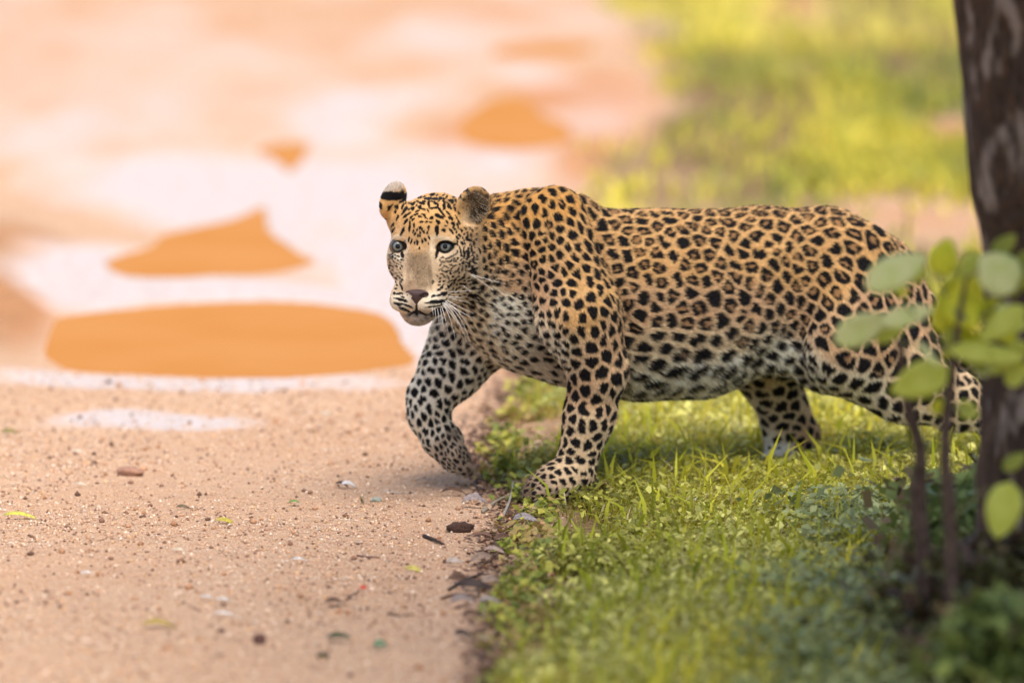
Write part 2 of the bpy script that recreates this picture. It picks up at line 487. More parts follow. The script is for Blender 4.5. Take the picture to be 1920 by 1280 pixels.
# weeds that creep out over the edge of the track, in small rosettes
wv_ = rng.uniform(640, 1300, 150); wu_ = np.interp(wv_, GEDGE[:, 0], GEDGE[:, 1]) + rng.normal(34, 28, 150)
wc_ = np.array([gxy(a, b) for a, b in zip(wu_, wv_)])
id_ = rng.integers(0, 150, 3600); rr_w = np.abs(rng.normal(0, 1, 3600)) * rng.uniform(.012, .03, 150)[id_]; aa_w = rng.random(3600) * 6.283
x = wc_[id_, 0] + rr_w * np.cos(aa_w); y = wc_[id_, 1] + rr_w * np.sin(aa_w)
lf2 = leaflets(x, y, gh(x, y) + np.clip(.035 - rr_w * .8, .002, 1) * rng.random(3600), rng.uniform(.010, .024, 3600), np.array([(.34, .36, .06), (.20, .24, .05), (.50, .46, .08), (.42, .30, .10)])[(id_ + (rng.random(3600) < .2)) % 4], .5)
stuff('ground_cover', [lf, lf2], weed_m, 'small glossy leaves creeping through the turf', 'ground cover')
# turf beyond the animal, out to the edge of the view
x, y = turf(150000, .0, 3.0, 1.6, 14.0)
k = rng.random(len(x)) < np.clip(.60 + 4 * fbm(np.stack([x * 2.0, y * .55, x * 0 + 3], -1), 2), .15, 1)
x, y = x[k], y[k]
YB = [(.20, .24, .06), (.42, .42, .07), (.74, .62, .07), (.88, .74, .16), (.48, .47, .10)]
fb = blades(x, y, rng.uniform(.03, .085, len(x)), rng.uniform(.006, .014, len(x)), clump_tint(x, y, YB, 1.6, 7), .7)
stuff('far_grass', [fb], grass_m, 'sunlit yellow green grass behind the leopard', 'grass')
# undergrowth at the foot of the tree, its dark tints also standing in for shade
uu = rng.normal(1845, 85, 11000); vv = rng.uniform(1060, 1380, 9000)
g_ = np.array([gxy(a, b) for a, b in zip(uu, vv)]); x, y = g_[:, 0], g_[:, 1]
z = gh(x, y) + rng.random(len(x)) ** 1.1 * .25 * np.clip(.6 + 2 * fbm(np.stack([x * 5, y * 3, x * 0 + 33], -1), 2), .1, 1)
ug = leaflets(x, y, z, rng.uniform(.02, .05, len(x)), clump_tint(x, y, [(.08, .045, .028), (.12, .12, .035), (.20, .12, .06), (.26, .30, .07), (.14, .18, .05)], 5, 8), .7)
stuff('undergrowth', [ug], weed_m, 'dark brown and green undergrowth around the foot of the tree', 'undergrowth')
# grey green weeds in the front, shaded by the tree
u0 = rng.uniform(1380, 1960, 30000); v0 = rng.uniform(985, 1400, 30000)
g_ = np.array([gxy(a, b) for a, b in zip(u0, v0)])
x, y = g_[:, 0], g_[:, 1]
k = rng.random(len(x)) < np.clip(.5 + 2.4 * fbm(np.stack([x * 6, y * 3, x * 0 + 21], -1), 2) - np.clip((1500 - u0) / 200, 0, .5), 0, 1)
x, y = x[k], y[k]
z = gh(x, y) + rng.random(len(x)) ** .8 * .085
wl_ = leaflets(x, y, z, rng.uniform(.010, .026, len(x)), clump_tint(x, y, [(.12, .15, .05), (.22, .26, .10), (.36, .38, .17), (.42, .42, .07)], 3, 12), .5)
stuff('weeds', [wl_], weed_m, 'grey green low weeds in the shade at the foot of the tree', 'weeds')
# ================================================================== TREE
def tube(pts, rad, nseg=24, nper=6, rough=0.0, fr=(6, 6, 1.2), seed=0, cap=True):
    pts = np.array(pts, float); rad = np.array(rad, float)
    m = len(pts); t = np.linspace(0, m - 1, (m - 1) * nper + 1)
    def cr(a):
        out = []
        for q in t:
            i = min(int(q), m - 2); f = q - i
            p0 = a[max(i - 1, 0)]; p1 = a[i]; p2 = a[i + 1]; p3 = a[min(i + 2, m - 1)]
            out.append(.5 * ((2 * p1) + (-p0 + p2) * f + (2 * p0 - 5 * p1 + 4 * p2 - p3) * f * f + (-p0 + 3 * p1 - 3 * p2 + p3) * f ** 3))
        return np.array(out)
    c = cr(pts); r = cr(rad)
    tan = np.gradient(c, axis=0); tan /= np.linalg.norm(tan, axis=1)[:, None]
    ref = np.array([0, 1.0, 0]) if abs(tan[0][1]) < .8 else np.array([1.0, 0, 0])
    s1 = np.cross(tan, ref); s1 /= np.linalg.norm(s1, axis=1)[:, None]; s2 = np.cross(tan, s1)
    a = np.arange(nseg) / nseg * 2 * math.pi
    Vv = c[:, None, :] + r[:, None, None] * (np.cos(a)[None, :, None] * s1[:, None, :] + np.sin(a)[None, :, None] * s2[:, None, :])
    if rough:
        d = Vv - c[:, None, :]
        q = Vv * np.array(fr) + seed
        k = 1 + rough * (fbm(q, 4) * 2)
        Vv = c[:, None, :] + d * k[:, :, None]
    n = len(c)
    Vv = Vv.reshape(-1, 3)
    F_ = []
    for i in range(n - 1):
        for j in range(nseg):
            j2 = (j + 1) % nseg
            F_.append((i * nseg + j, i * nseg + j2, (i + 1) * nseg + j2, (i + 1) * nseg + j))
    Vv = np.vstack([Vv, c[:1] - tan[:1] * r[0] * .3, c[-1:] + tan[-1:] * r[-1] * .8])
    e0, e1 = len(Vv) - 2, len(Vv) - 1
    for j in range(nseg):
        j2 = (j + 1) % nseg
        F_.append((j2, j, e0, e0)); F_.append(((n - 1) * nseg + j, (n - 1) * nseg + j2, e1, e1))
    return Vv, np.array(F_)
def mesh_q(name, Vv, Fq, mat, smooth=True):
    me = bpy.data.meshes.new(name)
    me.from_pydata([tuple(p) for p in Vv], [], [tuple(dict.fromkeys(int(i) for i in f)) for f in Fq])
    if smooth: me.polygons.foreach_set('use_smooth', [True] * len(me.polygons))
    me.materials.append(mat); me.update()
    return me
def empty_at(name, p):
    o = link(name, None); o.location = tuple(p); return o
def under(name, me, root):
    """part whose mesh is in world coordinates"""
    o = link(name, me, root)
    me.transform(Matrix.Translation(-Vector(root.location)))
    return o

def bark_mat():
    m = bpy.data.materials.new('bark'); N, L = nodes_of(m); b = N['Principled BSDF']
    tc = N.new('ShaderNodeTexCoord'); mp = N.new('ShaderNodeMapping'); mp.inputs['Scale'].default_value = (1, 1, .35)
    L.new(tc.outputs['Object'], mp.inputs[0])
    def nz(sc, lo, hi, src):
        n = N.new('ShaderNodeTexNoise'); n.inputs['Scale'].default_value = sc; n.inputs['Detail'].default_value = 5; L.new(src, n.inputs['Vector'])
        r = N.new('ShaderNodeMapRange'); r.inputs[1].default_value = lo; r.inputs[2].default_value = hi; L.new(n.outputs[0], r.inputs[0]); return n.outputs[0], r.outputs[0]
    n1, f1 = nz(60, .38, .62, mp.outputs[0]); n2, f2 = nz(26, .53, .64, mp.outputs[0]); n3, f3 = nz(80, .4, .6, mp.outputs[0])
    def mix(f, a, c):
        x = N.new('ShaderNodeMix'); x.data_type = 'RGBA'
        L.new(f, x.inputs[0])
        for s_, v_ in ((6, a), (7, c)):
            if isinstance(v_, tuple): x.inputs[s_].default_value = (*v_, 1)
            else: L.new(v_, x.inputs[s_])
        return x.outputs[2]
    c = mix(f1, (.026, .016, .010), (.088, .052, .032)); c = mix(f3, c, (.055, .036, .026)); c = mix(f2, c, (.24, .19, .155))
    L.new(c, b.inputs['Base Color']); b.inputs['Roughness'].default_value = .85; b.inputs['Specular IOR Level'].default_value = .2
    bp = N.new('ShaderNodeBump'); bp.inputs['Strength'].default_value = .8; bp.inputs['Distance'].default_value = .02; L.new(n1, bp.inputs['Height']); L.new(bp.outputs[0], b.inputs['Normal'])
    return m
bark = bark_mat()
TY = -1.70
tb = P(1950, 1184, TY)
tree = empty_at('tree', (tb[0], TY, 0))
spec_ = [(1184, 1962, 200), (1130, 1955, 165), (1060, 1950, 132), (930, 1948, 112), (760, 1945, 104), (600, 1946, 100), (480, 1950, 102), (400, 1958, 130), (340, 1962, 144), (220, 1964, 158), (60, 1966, 170), (-150, 1968, 180)]
pts = [P(u, v, TY) for v, u, r_ in spec_]; rr = [r_ * PX * .93 for v, u, r_ in spec_]
pts[0][2] = -.06
top = pts[-1]
pts += [top + np.array([.02, .05, .5]), top + np.array([.08, .1, 1.3]), top + np.array([.1, .1, 2.2])]; rr += [.165, .13, .08]
Vt, Ft = tube(pts, rr, 72, 16, .12, (9, 9, 3))
under('trunk', mesh_q('trunk', Vt, Ft, bark), tree)
fork = np.array(pts[-3])
base_ = np.array([tb[0], TY, 0])
for k, a in enumerate((2.6, 3.5, 4.4, 5.3, .6, 1.6)):
    d = np.array([math.cos(a), math.sin(a), 0]); L_ = rng.uniform(.16, .3)
    Vt, Ft = tube([base_ + d * .10 + [0, 0, .12], base_ + d * .2 + [0, 0, .055], base_ + d * (.2 + L_ * .4) + [0, 0, .02], base_ + d * (.2 + L_) + [.03, 0, -.03]], [.07, .06, .042, .018], 18, 6, .15, (20, 20, 20), k)
    under('root', mesh_q('root', Vt, Ft, bark), tree)
tips = []
for k in range(9):
    a = k * 2.4 + .5; z0 = rng.uniform(.1, 1.5); s0 = fork + np.array([.04, .05, z0 - .3])
    d = np.array([math.cos(a), math.sin(a), 0]); L_ = rng.uniform(.9, 1.7)
    e_ = s0 + d * L_ * .6 + [.60, -1.9, rng.uniform(.2, .8)]
    Vt, Ft = tube([s0, s0 + d * L_ * .35 + [.06, -.5, .28], s0 + d * L_ * .5 + [.15, -1.2, .4], e_], [.055, .042, .028, .012], 12, 5, .12, (9, 9, 9), k)
    under('branch', mesh_q('branch', Vt, Ft, bark), tree)
    tips += [e_, s0 + d * L_ * .6 + [.2, -1.2, .5], e_ + [.05, -.6, .1], e_ + [-.4, -.1, .1]]
tips = np.array(tips)
NC = 15000
cl_ = rng.integers(0, len(tips), NC)
q = tips[cl_] + rng.normal(0, 1, (NC, 3)) * np.array([.36, .36, .24])
q = q[q[:, 2] > fork[2] + .35]
Vc, Tc, Cc = leaflets(q[:, 0], q[:, 1], q[:, 2], rng.uniform(.05, .09, len(q)), clump_tint(q[:, 0], q[:, 1], [(.05, .10, .02), (.08, .15, .03), (.12, .20, .03)]), .6)
cm = mesh_np('crown', Vc, Tc, weed_m, smooth=False); color_attr(cm, 'tint', Cc)
tag(under('crown', cm, tree), kind='stuff')
tag(tree, 'dark brown tree trunk with pale lichen patches at the right edge', 'tree')

# ------------------------------------------------------------------ sapling with broad leaves
def leaf_mesh(L_, W_, curl=.2, fold=.12, n=8, point=.9, name='leaf', mat=None, thick=.0007):
    """leaf lying along +x from the origin, bent about its midrib"""
    Vv = []; Fq = []
    for i in range(n + 1):
        t = i / n; w = W_ * .5 * 1.85 * (t ** .62 * (1 - t) ** .85 * 1.12 if 0 < t < 1 else 0.0)
        z = curl * L_ * (t - t * t * 1.6)
        for j, s_ in enumerate((-1, -.5, 0, .5, 1)):
            Vv.append((L_ * t, w * s_, z + fold * abs(s_) * w))
    for i in range(n):
        for j in range(4):
            a = i * 5 + j; Fq.append((a, a + 5, a + 6, a + 1))
    m_ = len(Vv)
    Vv = np.array(Vv); Vv2 = np.vstack([Vv, Vv - [0, 0, thick]])
    F2 = Fq + [(a + m_, d + m_, c + m_, b + m_) for a, b, c, d in Fq]
    for i in range(n):
        for j in (0, 4):
            a = i * 5 + j; F2.append((a, a + 5, a + 5 + m_, a + m_) if j else (a + 5, a, a + m_, a + 5 + m_))
    me = bpy.data.meshes.new(name); me.from_pydata([tuple(v) for v in Vv2], [], F2)
    bm = bmesh.new(); bm.from_mesh(me); bmesh.ops.remove_doubles(bm, verts=bm.verts[:], dist=1e-6); bm.to_mesh(me); bm.free()
    me.polygons.foreach_set('use_smooth', [True] * len(me.polygons))
    if mat: me.materials.append(mat)
    return me
def leafm(name, c, c2, tr=.3, rough=.5):
    return simple_mat(name, c, rough=rough, spec=.15, noise=(30, c2), translucent=tr)
LM = {'pale': leafm('sapling_leaf_pale', (.74, .74, .36), (.64, .68, .26)), 'yel': leafm('sapling_leaf_yellow', (.74, .70, .05), (.62, .62, .04)),
      'mid': leafm('sapling_leaf', (.52, .54, .08), (.60, .62, .12)), 'drk': leafm('sapling_leaf_deep', (.26, .29, .05), (.34, .36, .06))}
SY = -2.3
sb = P(1782, 1296, SY)
sap = empty_at('sapling', (sb[0], SY, 0))
tag(sap, 'young sapling with broad pale green leaves in front of the hindquarters', 'sapling')
stem_m = simple_mat('sapling_stem', (.055, .032, .022), rough=.8, noise=(60, (.10, .062, .045)), bump=.4)
twig_m = simple_mat('sapling_twig', (.20, .22, .08), rough=.6, noise=(60, (.14, .12, .06)))
def PS(u, v, dy=0): return P(u, v, SY + dy)
st_pts = [PS(1786, 1300), PS(1782, 980), PS(1772, 860), PS(1778, 760), PS(1790, 660), PS(1800, 590), PS(1812, 520)]
Vt, Ft = tube(st_pts, [.013, .0115, .0105, .0095, .007, .005, .003], 12, 6, .12, (30, 30, 12))
under('stem', mesh_q('stem', Vt, Ft, stem_m), sap)
TW = [[(1790, 660, 0), (1760, 640, -.02), (1735, 612, -.04), (1700, 575, -.05)], [(1778, 760, 0), (1760, 735, -.02), (1740, 712, -.03)], [(1790, 660, 0), (1740, 650, .02), (1680, 640, .03)],
      [(1800, 600, 0), (1770, 545, .03), (1760, 505, .04)], [(1800, 600, 0), (1845, 590, .02), (1880, 560, .04)], [(1795, 640, 0), (1830, 655, -.03), (1860, 660, -.04)], [(1778, 760, 0), (1800, 765, .02), (1825, 772, .02)],
      [(1800, 590, 0), (1850, 620, .0), (1905, 606, -.02)], [(1782, 980, 0), (1830, 930, -.05), (1880, 905, -.08)], [(1812, 520, 0), (1850, 500, 0), (1880, 470, .02)]]
for tw in TW:
    Vt, Ft = tube([PS(*a) for a in tw], list(np.linspace(.0032, .0014, len(tw))), 7, 4, .0)
    under('twig', mesh_q('twig', Vt, Ft, twig_m), sap)
LEAF = [(1622, 540, 1738, 478, 78, 'pale', -.05), (1562, 640, 1668, 592, 72, 'pale', .02), (1650, 606, 1752, 578, 46, 'pale', -.04), (1780, 690, 1668, 735, 84, 'mid', -.03),
        (1660, 500, 1700, 560, 40, 'yel', .04), (1760, 520, 1780, 446, 62, 'yel', .04), (1905, 545, 1838, 478, 98, 'pale', .0), (1800, 620, 1820, 510, 86, 'yel', .03), (1772, 560, 1835, 610, 70, 'yel', .02),
        (1925, 575, 1835, 640, 58, 'mid', -.03), (1775, 655, 1925, 672, 46, 'mid', -.05), (1745, 772, 1788, 748, 36, 'yel', .02), (1792, 760, 1836, 778, 40, 'mid', .03), (1895, 902, 1868, 1012, 82, 'mid', -.10),
        (1735, 500, 1700, 530, 40, 'mid', .05), (1880, 560, 1925, 470, 60, 'drk', .04), (1830, 560, 1790, 500, 46, 'mid', .05), (1925, 640, 1870, 700, 50, 'mid', .0), (1720, 640, 1762, 690, 16, 'pale', -.06),
        (1860, 480, 1905, 440, 40, 'drk', .05), (1850, 560, 1890, 620, 56, 'yel', .06), (1800, 520, 1760, 590, 50, 'yel', .06), (1880, 500, 1930, 540, 60, 'mid', .06), (1830, 470, 1800, 540, 44, 'mid', .07), (1840, 690, 1800, 640, 40, 'mid', .06), (1885, 720, 1925, 690, 44, 'mid', .03), (1640, 640, 1700, 610, 34, 'mid', .06), (1905, 640, 1850, 590, 50, 'yel', .05), (1880, 880, 1925, 850, 34, 'drk', -.05), (1810, 650, 1850, 700, 40, 'drk', .04)]
for _ in range(16):
    u0_, v0_ = rng.uniform(1760, 1925), rng.uniform(540, 730); a0_ = rng.uniform(-2.6, .6); l0_ = rng.uniform(45, 90)
    LEAF.append((u0_, v0_, u0_ + l0_ * math.cos(a0_), v0_ + l0_ * math.sin(a0_), l0_ * .6, ('yel', 'mid', 'yel', 'pale')[_ % 4], rng.uniform(.02, .10)))
for (u0, v0, u1, v1, wpx, kind, dy) in LEAF:
    a_ = PS(u0, v0, dy); b2 = PS(u1, v1, dy + rng.normal(0, .015))
    L_ = np.linalg.norm(b2 - a_)
    xx = Vector((b2 - a_) / L_)
    nrm = Vector((rng.normal(0, .2), -1 + rng.normal(0, .2), .30 + rng.normal(0, .2)))
    yy = nrm.cross(xx).normalized(); zz = xx.cross(yy)
    me = leaf_mesh(L_, wpx * PX, rng.uniform(.0, .12), rng.uniform(.05, .25), mat=LM[kind])
    o = link('leaf', me, sap)
    M_ = Matrix((xx, yy, zz)).transposed().to_4x4(); M_.translation = Vector(a_) - Vector(sap.location)
    o.matrix_local = M_
# a second dark sapling stem and a broken one beside it
for (pp, rad, lab) in (([(1732, 1245, -2.0), (1733, 1060, -2.0), (1722, 940, -2.0), (1726, 850, -2.02), (1700, 750, -2.04), (1688, 640, -2.06)], [.017, .014, .015, .011, .009, .006], 'thicker dark bare stem left of the sapling, crossing the thigh'),
                       ([(1842, 1240, -1.95), (1846, 1000, -1.95), (1838, 890, -1.95), (1850, 820, -1.95), (1856, 770, -1.95)], [.012, .011, .010, .008, .005], 'thin dark bare stem between the sapling and the tree')):
    g0 = P(*pp[0]); g0[2] = -.02
    Vt, Ft = tube([g0] + [P(*a) for a in pp[1:]], rad, 14, 6, .2, (30, 30, 10))
    o = link('bare_stem', mesh_q('stem', Vt - np.array([g0[0], g0[1], 0]), Ft, stem_m)); o.location = (g0[0], g0[1], 0)
    tag(o, lab, 'stem')

# ------------------------------------------------------------------ litter on the ground, one by one
def on_ground(u, v):
    g = G(u, v); z = float(gh(np.array([g[0]]), np.array([g[1]]))[0])
    g = G(u, v, z); return g[0], g[1], float(gh(np.array([g[0]]), np.array([g[1]]))[0])
MC = {}
def mat_c(c, rough=.6, tr=0):
    k = (c, rough, tr)
    if k not in MC: MC[k] = simple_mat('litter_%d' % len(MC), c, rough=rough, spec=.35, noise=(260, tuple(x * .6 for x in c)), translucent=tr)
    return MC[k]
def put_leaf(u, v, L_, W_, ang, c, lab, name='fallen_leaf', cat='leaf', group=None, curl=.3, fold=.5, tilt=None, roll=None):
    x, y, z = on_ground(u, v)
    o = link(name, leaf_mesh(L_ * PX * 1.12, W_ * PX * 1.3, curl, fold, 7, mat=mat_c(c)))
    o.location = (x, y, z + .0045 + W_ * PX * .25)
    a = math.radians(-ang)
    o.rotation_euler = (rng.uniform(.25, .75) if roll is None else roll, rng.normal(-.05, .12) if tilt is None else tilt, a)
    tag(o, lab, cat, group); return o
def put_stone(u, v, s, c, lab, name='clod', cat='clod', flat=.6, group=None):
    x, y, z = on_ground(u, v)
    bm = bmesh.new(); bmesh.ops.create_icosphere(bm, subdivisions=3, radius=1)
    sd = rng.random() * 50
    for w in bm.verts:
        p_ = np.array(w.co); k = 1 + .8 * float(fbm(p_ * 1.6 + sd, 3)) + 1.0 * float(fbm(p_ * 5 + sd, 3)); w.co = Vector(p_ * k * np.array([1, .8, flat]) * s * PX * .5)
    me = bpy.data.meshes.new(name); bm.to_mesh(me); bm.free()
    me.polygons.foreach_set('use_smooth', [True] * len(me.polygons)); me.materials.append(mat_c(c, .85))
    o = link(name, me); o.location = (x, y, z + s * PX * .5 * flat * .5); o.rotation_euler = (0, 0, rng.random() * 6)
    tag(o, lab, cat, group); return o
def put_twig(pts_, r_, c, lab, name='twig', cat='twig', group=None, lift=.004):
    w = [np.array(on_ground(u, v)) + [0, 0, lift * PX * 0 + r_ * PX * .6 + dz * PX] for u, v, dz in pts_]
    Vt, Ft = tube(w, list(np.linspace(r_, r_ * .5, len(w)) * PX), 7, 4, .15, (80, 80, 80))
    o = link(name, mesh_q(name, Vt - np.array([w[0][0], w[0][1], 0]), Ft, mat_c(c, .8))); o.location = (w[0][0], w[0][1], 0)
    tag(o, lab, cat, group); return o
BR = (.13, .065, .035); GYB = (.30, .24, .22); DK = (.055, .032, .024); WH_ = (.72, .68, .66); YEL = (.50, .40, .06); GRN = (.20, .30, .08); TANL = (.42, .28, .16)
put_leaf(628, 916, 24, 10, 10, DK, 'dark curled leaf scrap touching the white shell like one', curl=.5)
put_leaf(638, 917, 32, 13, -4, WH_, 'small white curled leaf on the dirt left of the lifted paw', curl=.5, fold=.7)
put_stone(706, 939, 22, (.36, .38, .30), 'small pale green pebble beside a grass sprig on dirt', 'pebble', 'pebble', .45)
x_s, y_s, z_s = on_ground(682, 945)
n_ = 7
sp_ = blades(np.full(n_, x_s) + rng.normal(0, .003, n_), np.full(n_, y_s) + rng.normal(0, .003, n_), rng.uniform(.018, .034, n_), np.full(n_, .0022), np.tile((.14, .14, .06), (n_, 1)), .5, z=np.full(n_, z_s))
me = mesh_np('grass_sprig', sp_[0] - [x_s, y_s, 0], sp_[1], grass_m, False); color_attr(me, 'tint', sp_[2])
o = link('grass_sprig', me); o.location = (x_s, y_s, 0); tag(o, 'tiny dark grass sprig standing alone on the dirt', 'grass sprig')
put_twig([(718, 923, 0), (745, 927, 1), (776, 925, 0)], 1.6, (.62, .52, .42), 'thin pale straw lying on dirt left of the standing paw')
put_leaf(826, 930, 42, 13, 12, BR, 'brown pointed dead leaf below the lifted paw', curl=.35)
put_leaf(865, 950, 48, 18, -8, GYB, 'grey curled dead leaf on the twigs in front of the standing paw', curl=.5, fold=.8)
put_leaf(884, 938, 30, 12, 60, (.45, .40, .40), 'small silvery curled leaf beside the grey one at the paw', curl=.6, fold=.8)
put_twig([(888, 912, 2), (905, 922, 4), (935, 921, 3), (968, 919, 1)], 3.2, (.16, .11, .09), 'dark root like stick reaching from the standing paw')
put_twig([(940, 975, 0), (956, 950, 12), (962, 925, 18)], 3.0, (.34, .31, .25), 'grey green upright stalk in front of the standing paw', 'stalk', 'stalk')
put_twig([(905, 960, 1), (940, 942, 6), (985, 930, 4)], 3.6, (.30, .25, .18), 'mossy slanting twig in front of the standing paw')
put_leaf(888, 910, 24, 9, 70, DK, 'dark crumpled leaf directly under the lifted paw', curl=.5, fold=.6)
put_stone(862, 996, 46, (.075, .035, .022), 'dark crumbly dung like clod at the grass edge', flat=.5)
put_twig([(795, 1008, 1), (812, 1016, 3), (832, 1022, 0)], 4, DK, 'short black bark scrap on dirt left of the dark clod')
put_leaf(404, 982, 42, 12, -12, YEL, 'olive yellow dry leaf alone in the middle of the dirt', curl=.45)
put_leaf(4, 974, 60, 13, 8, (.55, .52, .08), 'yellow green fresh leaf at the left edge of the dirt', curl=.25)
put_leaf(264, 1176, 58, 16, -4, (.40, .28, .06), 'flat yellow brown leaf near the bottom of the dirt', curl=.35)
put_stone(487, 1206, 26, (.12, .055, .04), 'dark red brown stone near the bottom of the dirt', 'stone', 'stone', .9)
put_stone(605, 1233, 22, (.07, .06, .035), 'blackish clod lowest on the dirt')
put_leaf(612, 1202, 40, 15, 15, (.06, .07, .03), 'dark green dead leaf above the blackish clod', curl=.3)
put_leaf(700, 1218, 22, 16, 0, (.12, .22, .11), 'small blue green leaf near the bottom of the dirt', curl=.3)
put_stone(243, 889, 54, (.42, .22, .14), 'long reddish flat lump of soil left on the track', flat=.35)
put_leaf(608, 1138, 36, 15, -12, BR, 'dark brown curled leaf beside a red speck', curl=.5)
put_twig([(648, 1128, 0), (662, 1118, 2), (674, 1110, 2)], 2.2, BR, 'short brown twig pointing to a red petal')
put_leaf(674, 1109, 13, 9, -10, (.60, .07, .04), 'tiny red petal at the tip of a twig', 'petal', 'petal')
for (u, v, l, a, lab) in ((545, 1055, 26, 5, 'white chip of leaf on the dirt right of centre'), (375, 1124, 22, 8, 'white chip leftmost of the pair low on the dirt'), (404, 1129, 26, -5, 'white chip rightmost of the pair low on the dirt'),
                          (150, 1082, 22, 0, 'grey white chip low on the left of the track'), (135, 915, 30, 3, 'pale dry flake left of the reddish lump'), (132, 852, 26, 0, 'small cream flake above the pale dry flake'),
                          (322, 1033, 24, 5, 'cream and dark curled flake in the middle left of the dirt'), (400, 1156, 36, 4, 'cream peeled flake under the pair of white chips'), (600, 780, 26, -20, 'bright cream flake behind the lifted paw')):
    put_leaf(u, v, l, 6.5, a, (.68, .62, .56) if 'white' in lab else (.66, .54, .40), lab, 'leaf_flake', 'leaf flake', curl=.4)
put_leaf(540, 949, 20, 9, 10, GRN, 'little green leaf scrap right of the olive yellow leaf', curl=.3)
put_leaf(2, 817, 30, 13, 0, (.22, .17, .05), 'olive leaf at the left edge behind the yellow green one', curl=.3)
put_leaf(330, 956, 24, 8, 3, (.16, .11, .06), 'thin dark leaf sliver left of the olive yellow leaf')
put_twig([(668, 1042, 0), (690, 1046, 1), (712, 1046, 0)], 2.2, (.22, .12, .09), 'thin brown twig lying flat above the red petal')
put_leaf(758, 1073, 34, 12, 12, (.52, .42, .10), 'narrow yellowish leaf beside the litter edge', curl=.3)
put_twig([(728, 1150, 0), (750, 1156, 1), (778, 1152, 0)], 2.4, BR, 'brown twig flat on dirt left of the grey leaves')
# the litter line between track and turf
edge = [(838, 1092, 50, 20, -20, BR, 'brown'), (858, 1108, 60, 18, 10, DK, 'blackish'), (842, 1140, 44, 20, -3, (.26, .20, .17), 'grey'), (896, 1136, 44, 16, 0, (.36, .30, .26), 'pale grey'), (880, 1060, 46, 16, -25, (.30, .20, .14), 'light brown'),
        (905, 1040, 40, 14, 10, (.40, .28, .22), 'pinkish'), (925, 1020, 44, 14, -35, BR, 'dark brown'), (865, 1160, 36, 13, 18, BR, 'reddish brown'), (935, 1178, 30, 14, -8, (.42, .36, .32), 'silvery'), (850, 1196, 34, 13, 30, DK, 'black'),
        (900, 1098, 46, 15, -30, (.34, .24, .18), 'tan brown'), (890, 1012, 36, 12, 5, (.20, .10, .06), 'rust brown'), (870, 1235, 56, 17, -12, (.20, .11, .07), 'chestnut'), (900, 1205, 40, 16, 40, (.46, .33, .22), 'buff'), (960, 985, 46, 18, 20, (.30, .25, .24), 'lilac grey'),
        (1000, 958, 40, 16, -20, (.28, .22, .18), 'dull brown'), (835, 1062, 30, 11, 10, (.50, .40, .33), 'cream brown')]
where_ = ['beside the topmost dark twig', 'on a dark twig', 'under the blackish leaf', 'right of the grey leaf', 'at the track edge above the twigs', 'near the turf edge', 'below the dark clod', 'under the pale grey leaf', 'among the first weeds', 'left of the buff leaf',
          'between two darker leaves', 'touching the dark clod', 'at the bottom of the litter line', 'just above the chestnut leaf', 'on the turf below the standing paw', 'right of the lilac grey leaf', 'left of the light brown leaf']
for (u, v, l, w_, a, c, nm), wh in zip(edge, where_):
    put_leaf(u, v, l, w_, a, c, '%s dead leaf %s' % (nm, wh), 'dead_leaf', 'leaf', 'dead leaves along the edge of the track', curl=.45, fold=.6)
rr_ = np.random.default_rng(5)
adj = ['crinkled', 'flat', 'curled', 'torn', 'rolled', 'folded', 'dry', 'pointed', 'blunt', 'narrow']
put_twig([(842, 1108, 1), (872, 1092, 4), (905, 1080, 2)], 3.4, DK, 'dark crooked twig among the dead leaves', group='twigs along the edge of the track')
put_twig([(828, 1124, 0), (858, 1118, 4), (900, 1122, 2)], 3.0, BR, 'straight brown twig below the crooked one', group='twigs along the edge of the track')
put_twig([(930, 1045, 1), (960, 1034, 3), (990, 1032, 1)], 3.0, DK, 'dark twig half hidden in the turf edge', group='twigs along the edge of the track')
put_twig([(900, 1240, 1), (935, 1215, 6), (960, 1190, 2)], 3.4, (.2, .14, .11), 'brown twig lowest among the litter', group='twigs along the edge of the track')
put_leaf(1146, 925, 42, 12, 60, (.72, .26, .05), 'orange dead leaf standing in the turf below the belly', curl=.3, tilt=-.9)
put_leaf(1128, 938, 38, 16, 80, (.42, .17, .10), 'reddish folded leaf beside the orange one in the turf', curl=.3, tilt=-.9)
put_leaf(1285, 962, 34, 11, -45, (.72, .76, .72), 'white silvery leaf in the turf under the belly', curl=.2, tilt=-.6)
put_leaf(1275, 925, 24, 12, 60, (.36, .18, .09), 'brown leaf scrap in the turf under the belly', curl=.3, tilt=-.6)
# fine litter crumbs along the edge and the shaded litter under the tree
cu = rng.normal(0, 1, 5200); cv = rng.uniform(690, 1330, 5200)
eu = np.interp(cv, GEDGE[:, 0], GEDGE[:, 1]) - 18 + cu * 26
gg = np.array([gxy(a, b) for a, b in zip(eu, cv)]); x, y = gg[:, 0], gg[:, 1]
l1 = leaflets(x, y, gh(x, y) + .003, rng.uniform(.006, .018, len(x)), np.array([(.16, .08, .05), (.30, .17, .09), (.36, .24, .15), (.07, .04, .03), (.10, .05, .03), (.44, .36, .30)])[rng.integers(0, 5, len(x))], .25)
uu = rng.normal(1880, 110, 5000); vv = rng.uniform(1040, 1330, 5000)
gg = np.array([gxy(a, b) for a, b in zip(uu, vv)]); x, y = gg[:, 0], gg[:, 1]
l2 = leaflets(x, y, gh(x, y) + rng.uniform(.002, .03, len(x)), rng.uniform(.02, .045, len(x)), np.array([(.10, .05, .03), (.20, .10, .06), (.06, .035, .025), (.30, .17, .10)])[rng.integers(0, 4, len(x))], .3)
litter_m = simple_mat('leaf_litter', (.2, .1, .05), rough=.7, spec=.3, attr='tint')
stuff('leaf_litter', [l1, l2], litter_m, 'brown crumbled leaf litter along the track edge and under the tree', 'leaf litter')
# ================================================================== LEOPARD

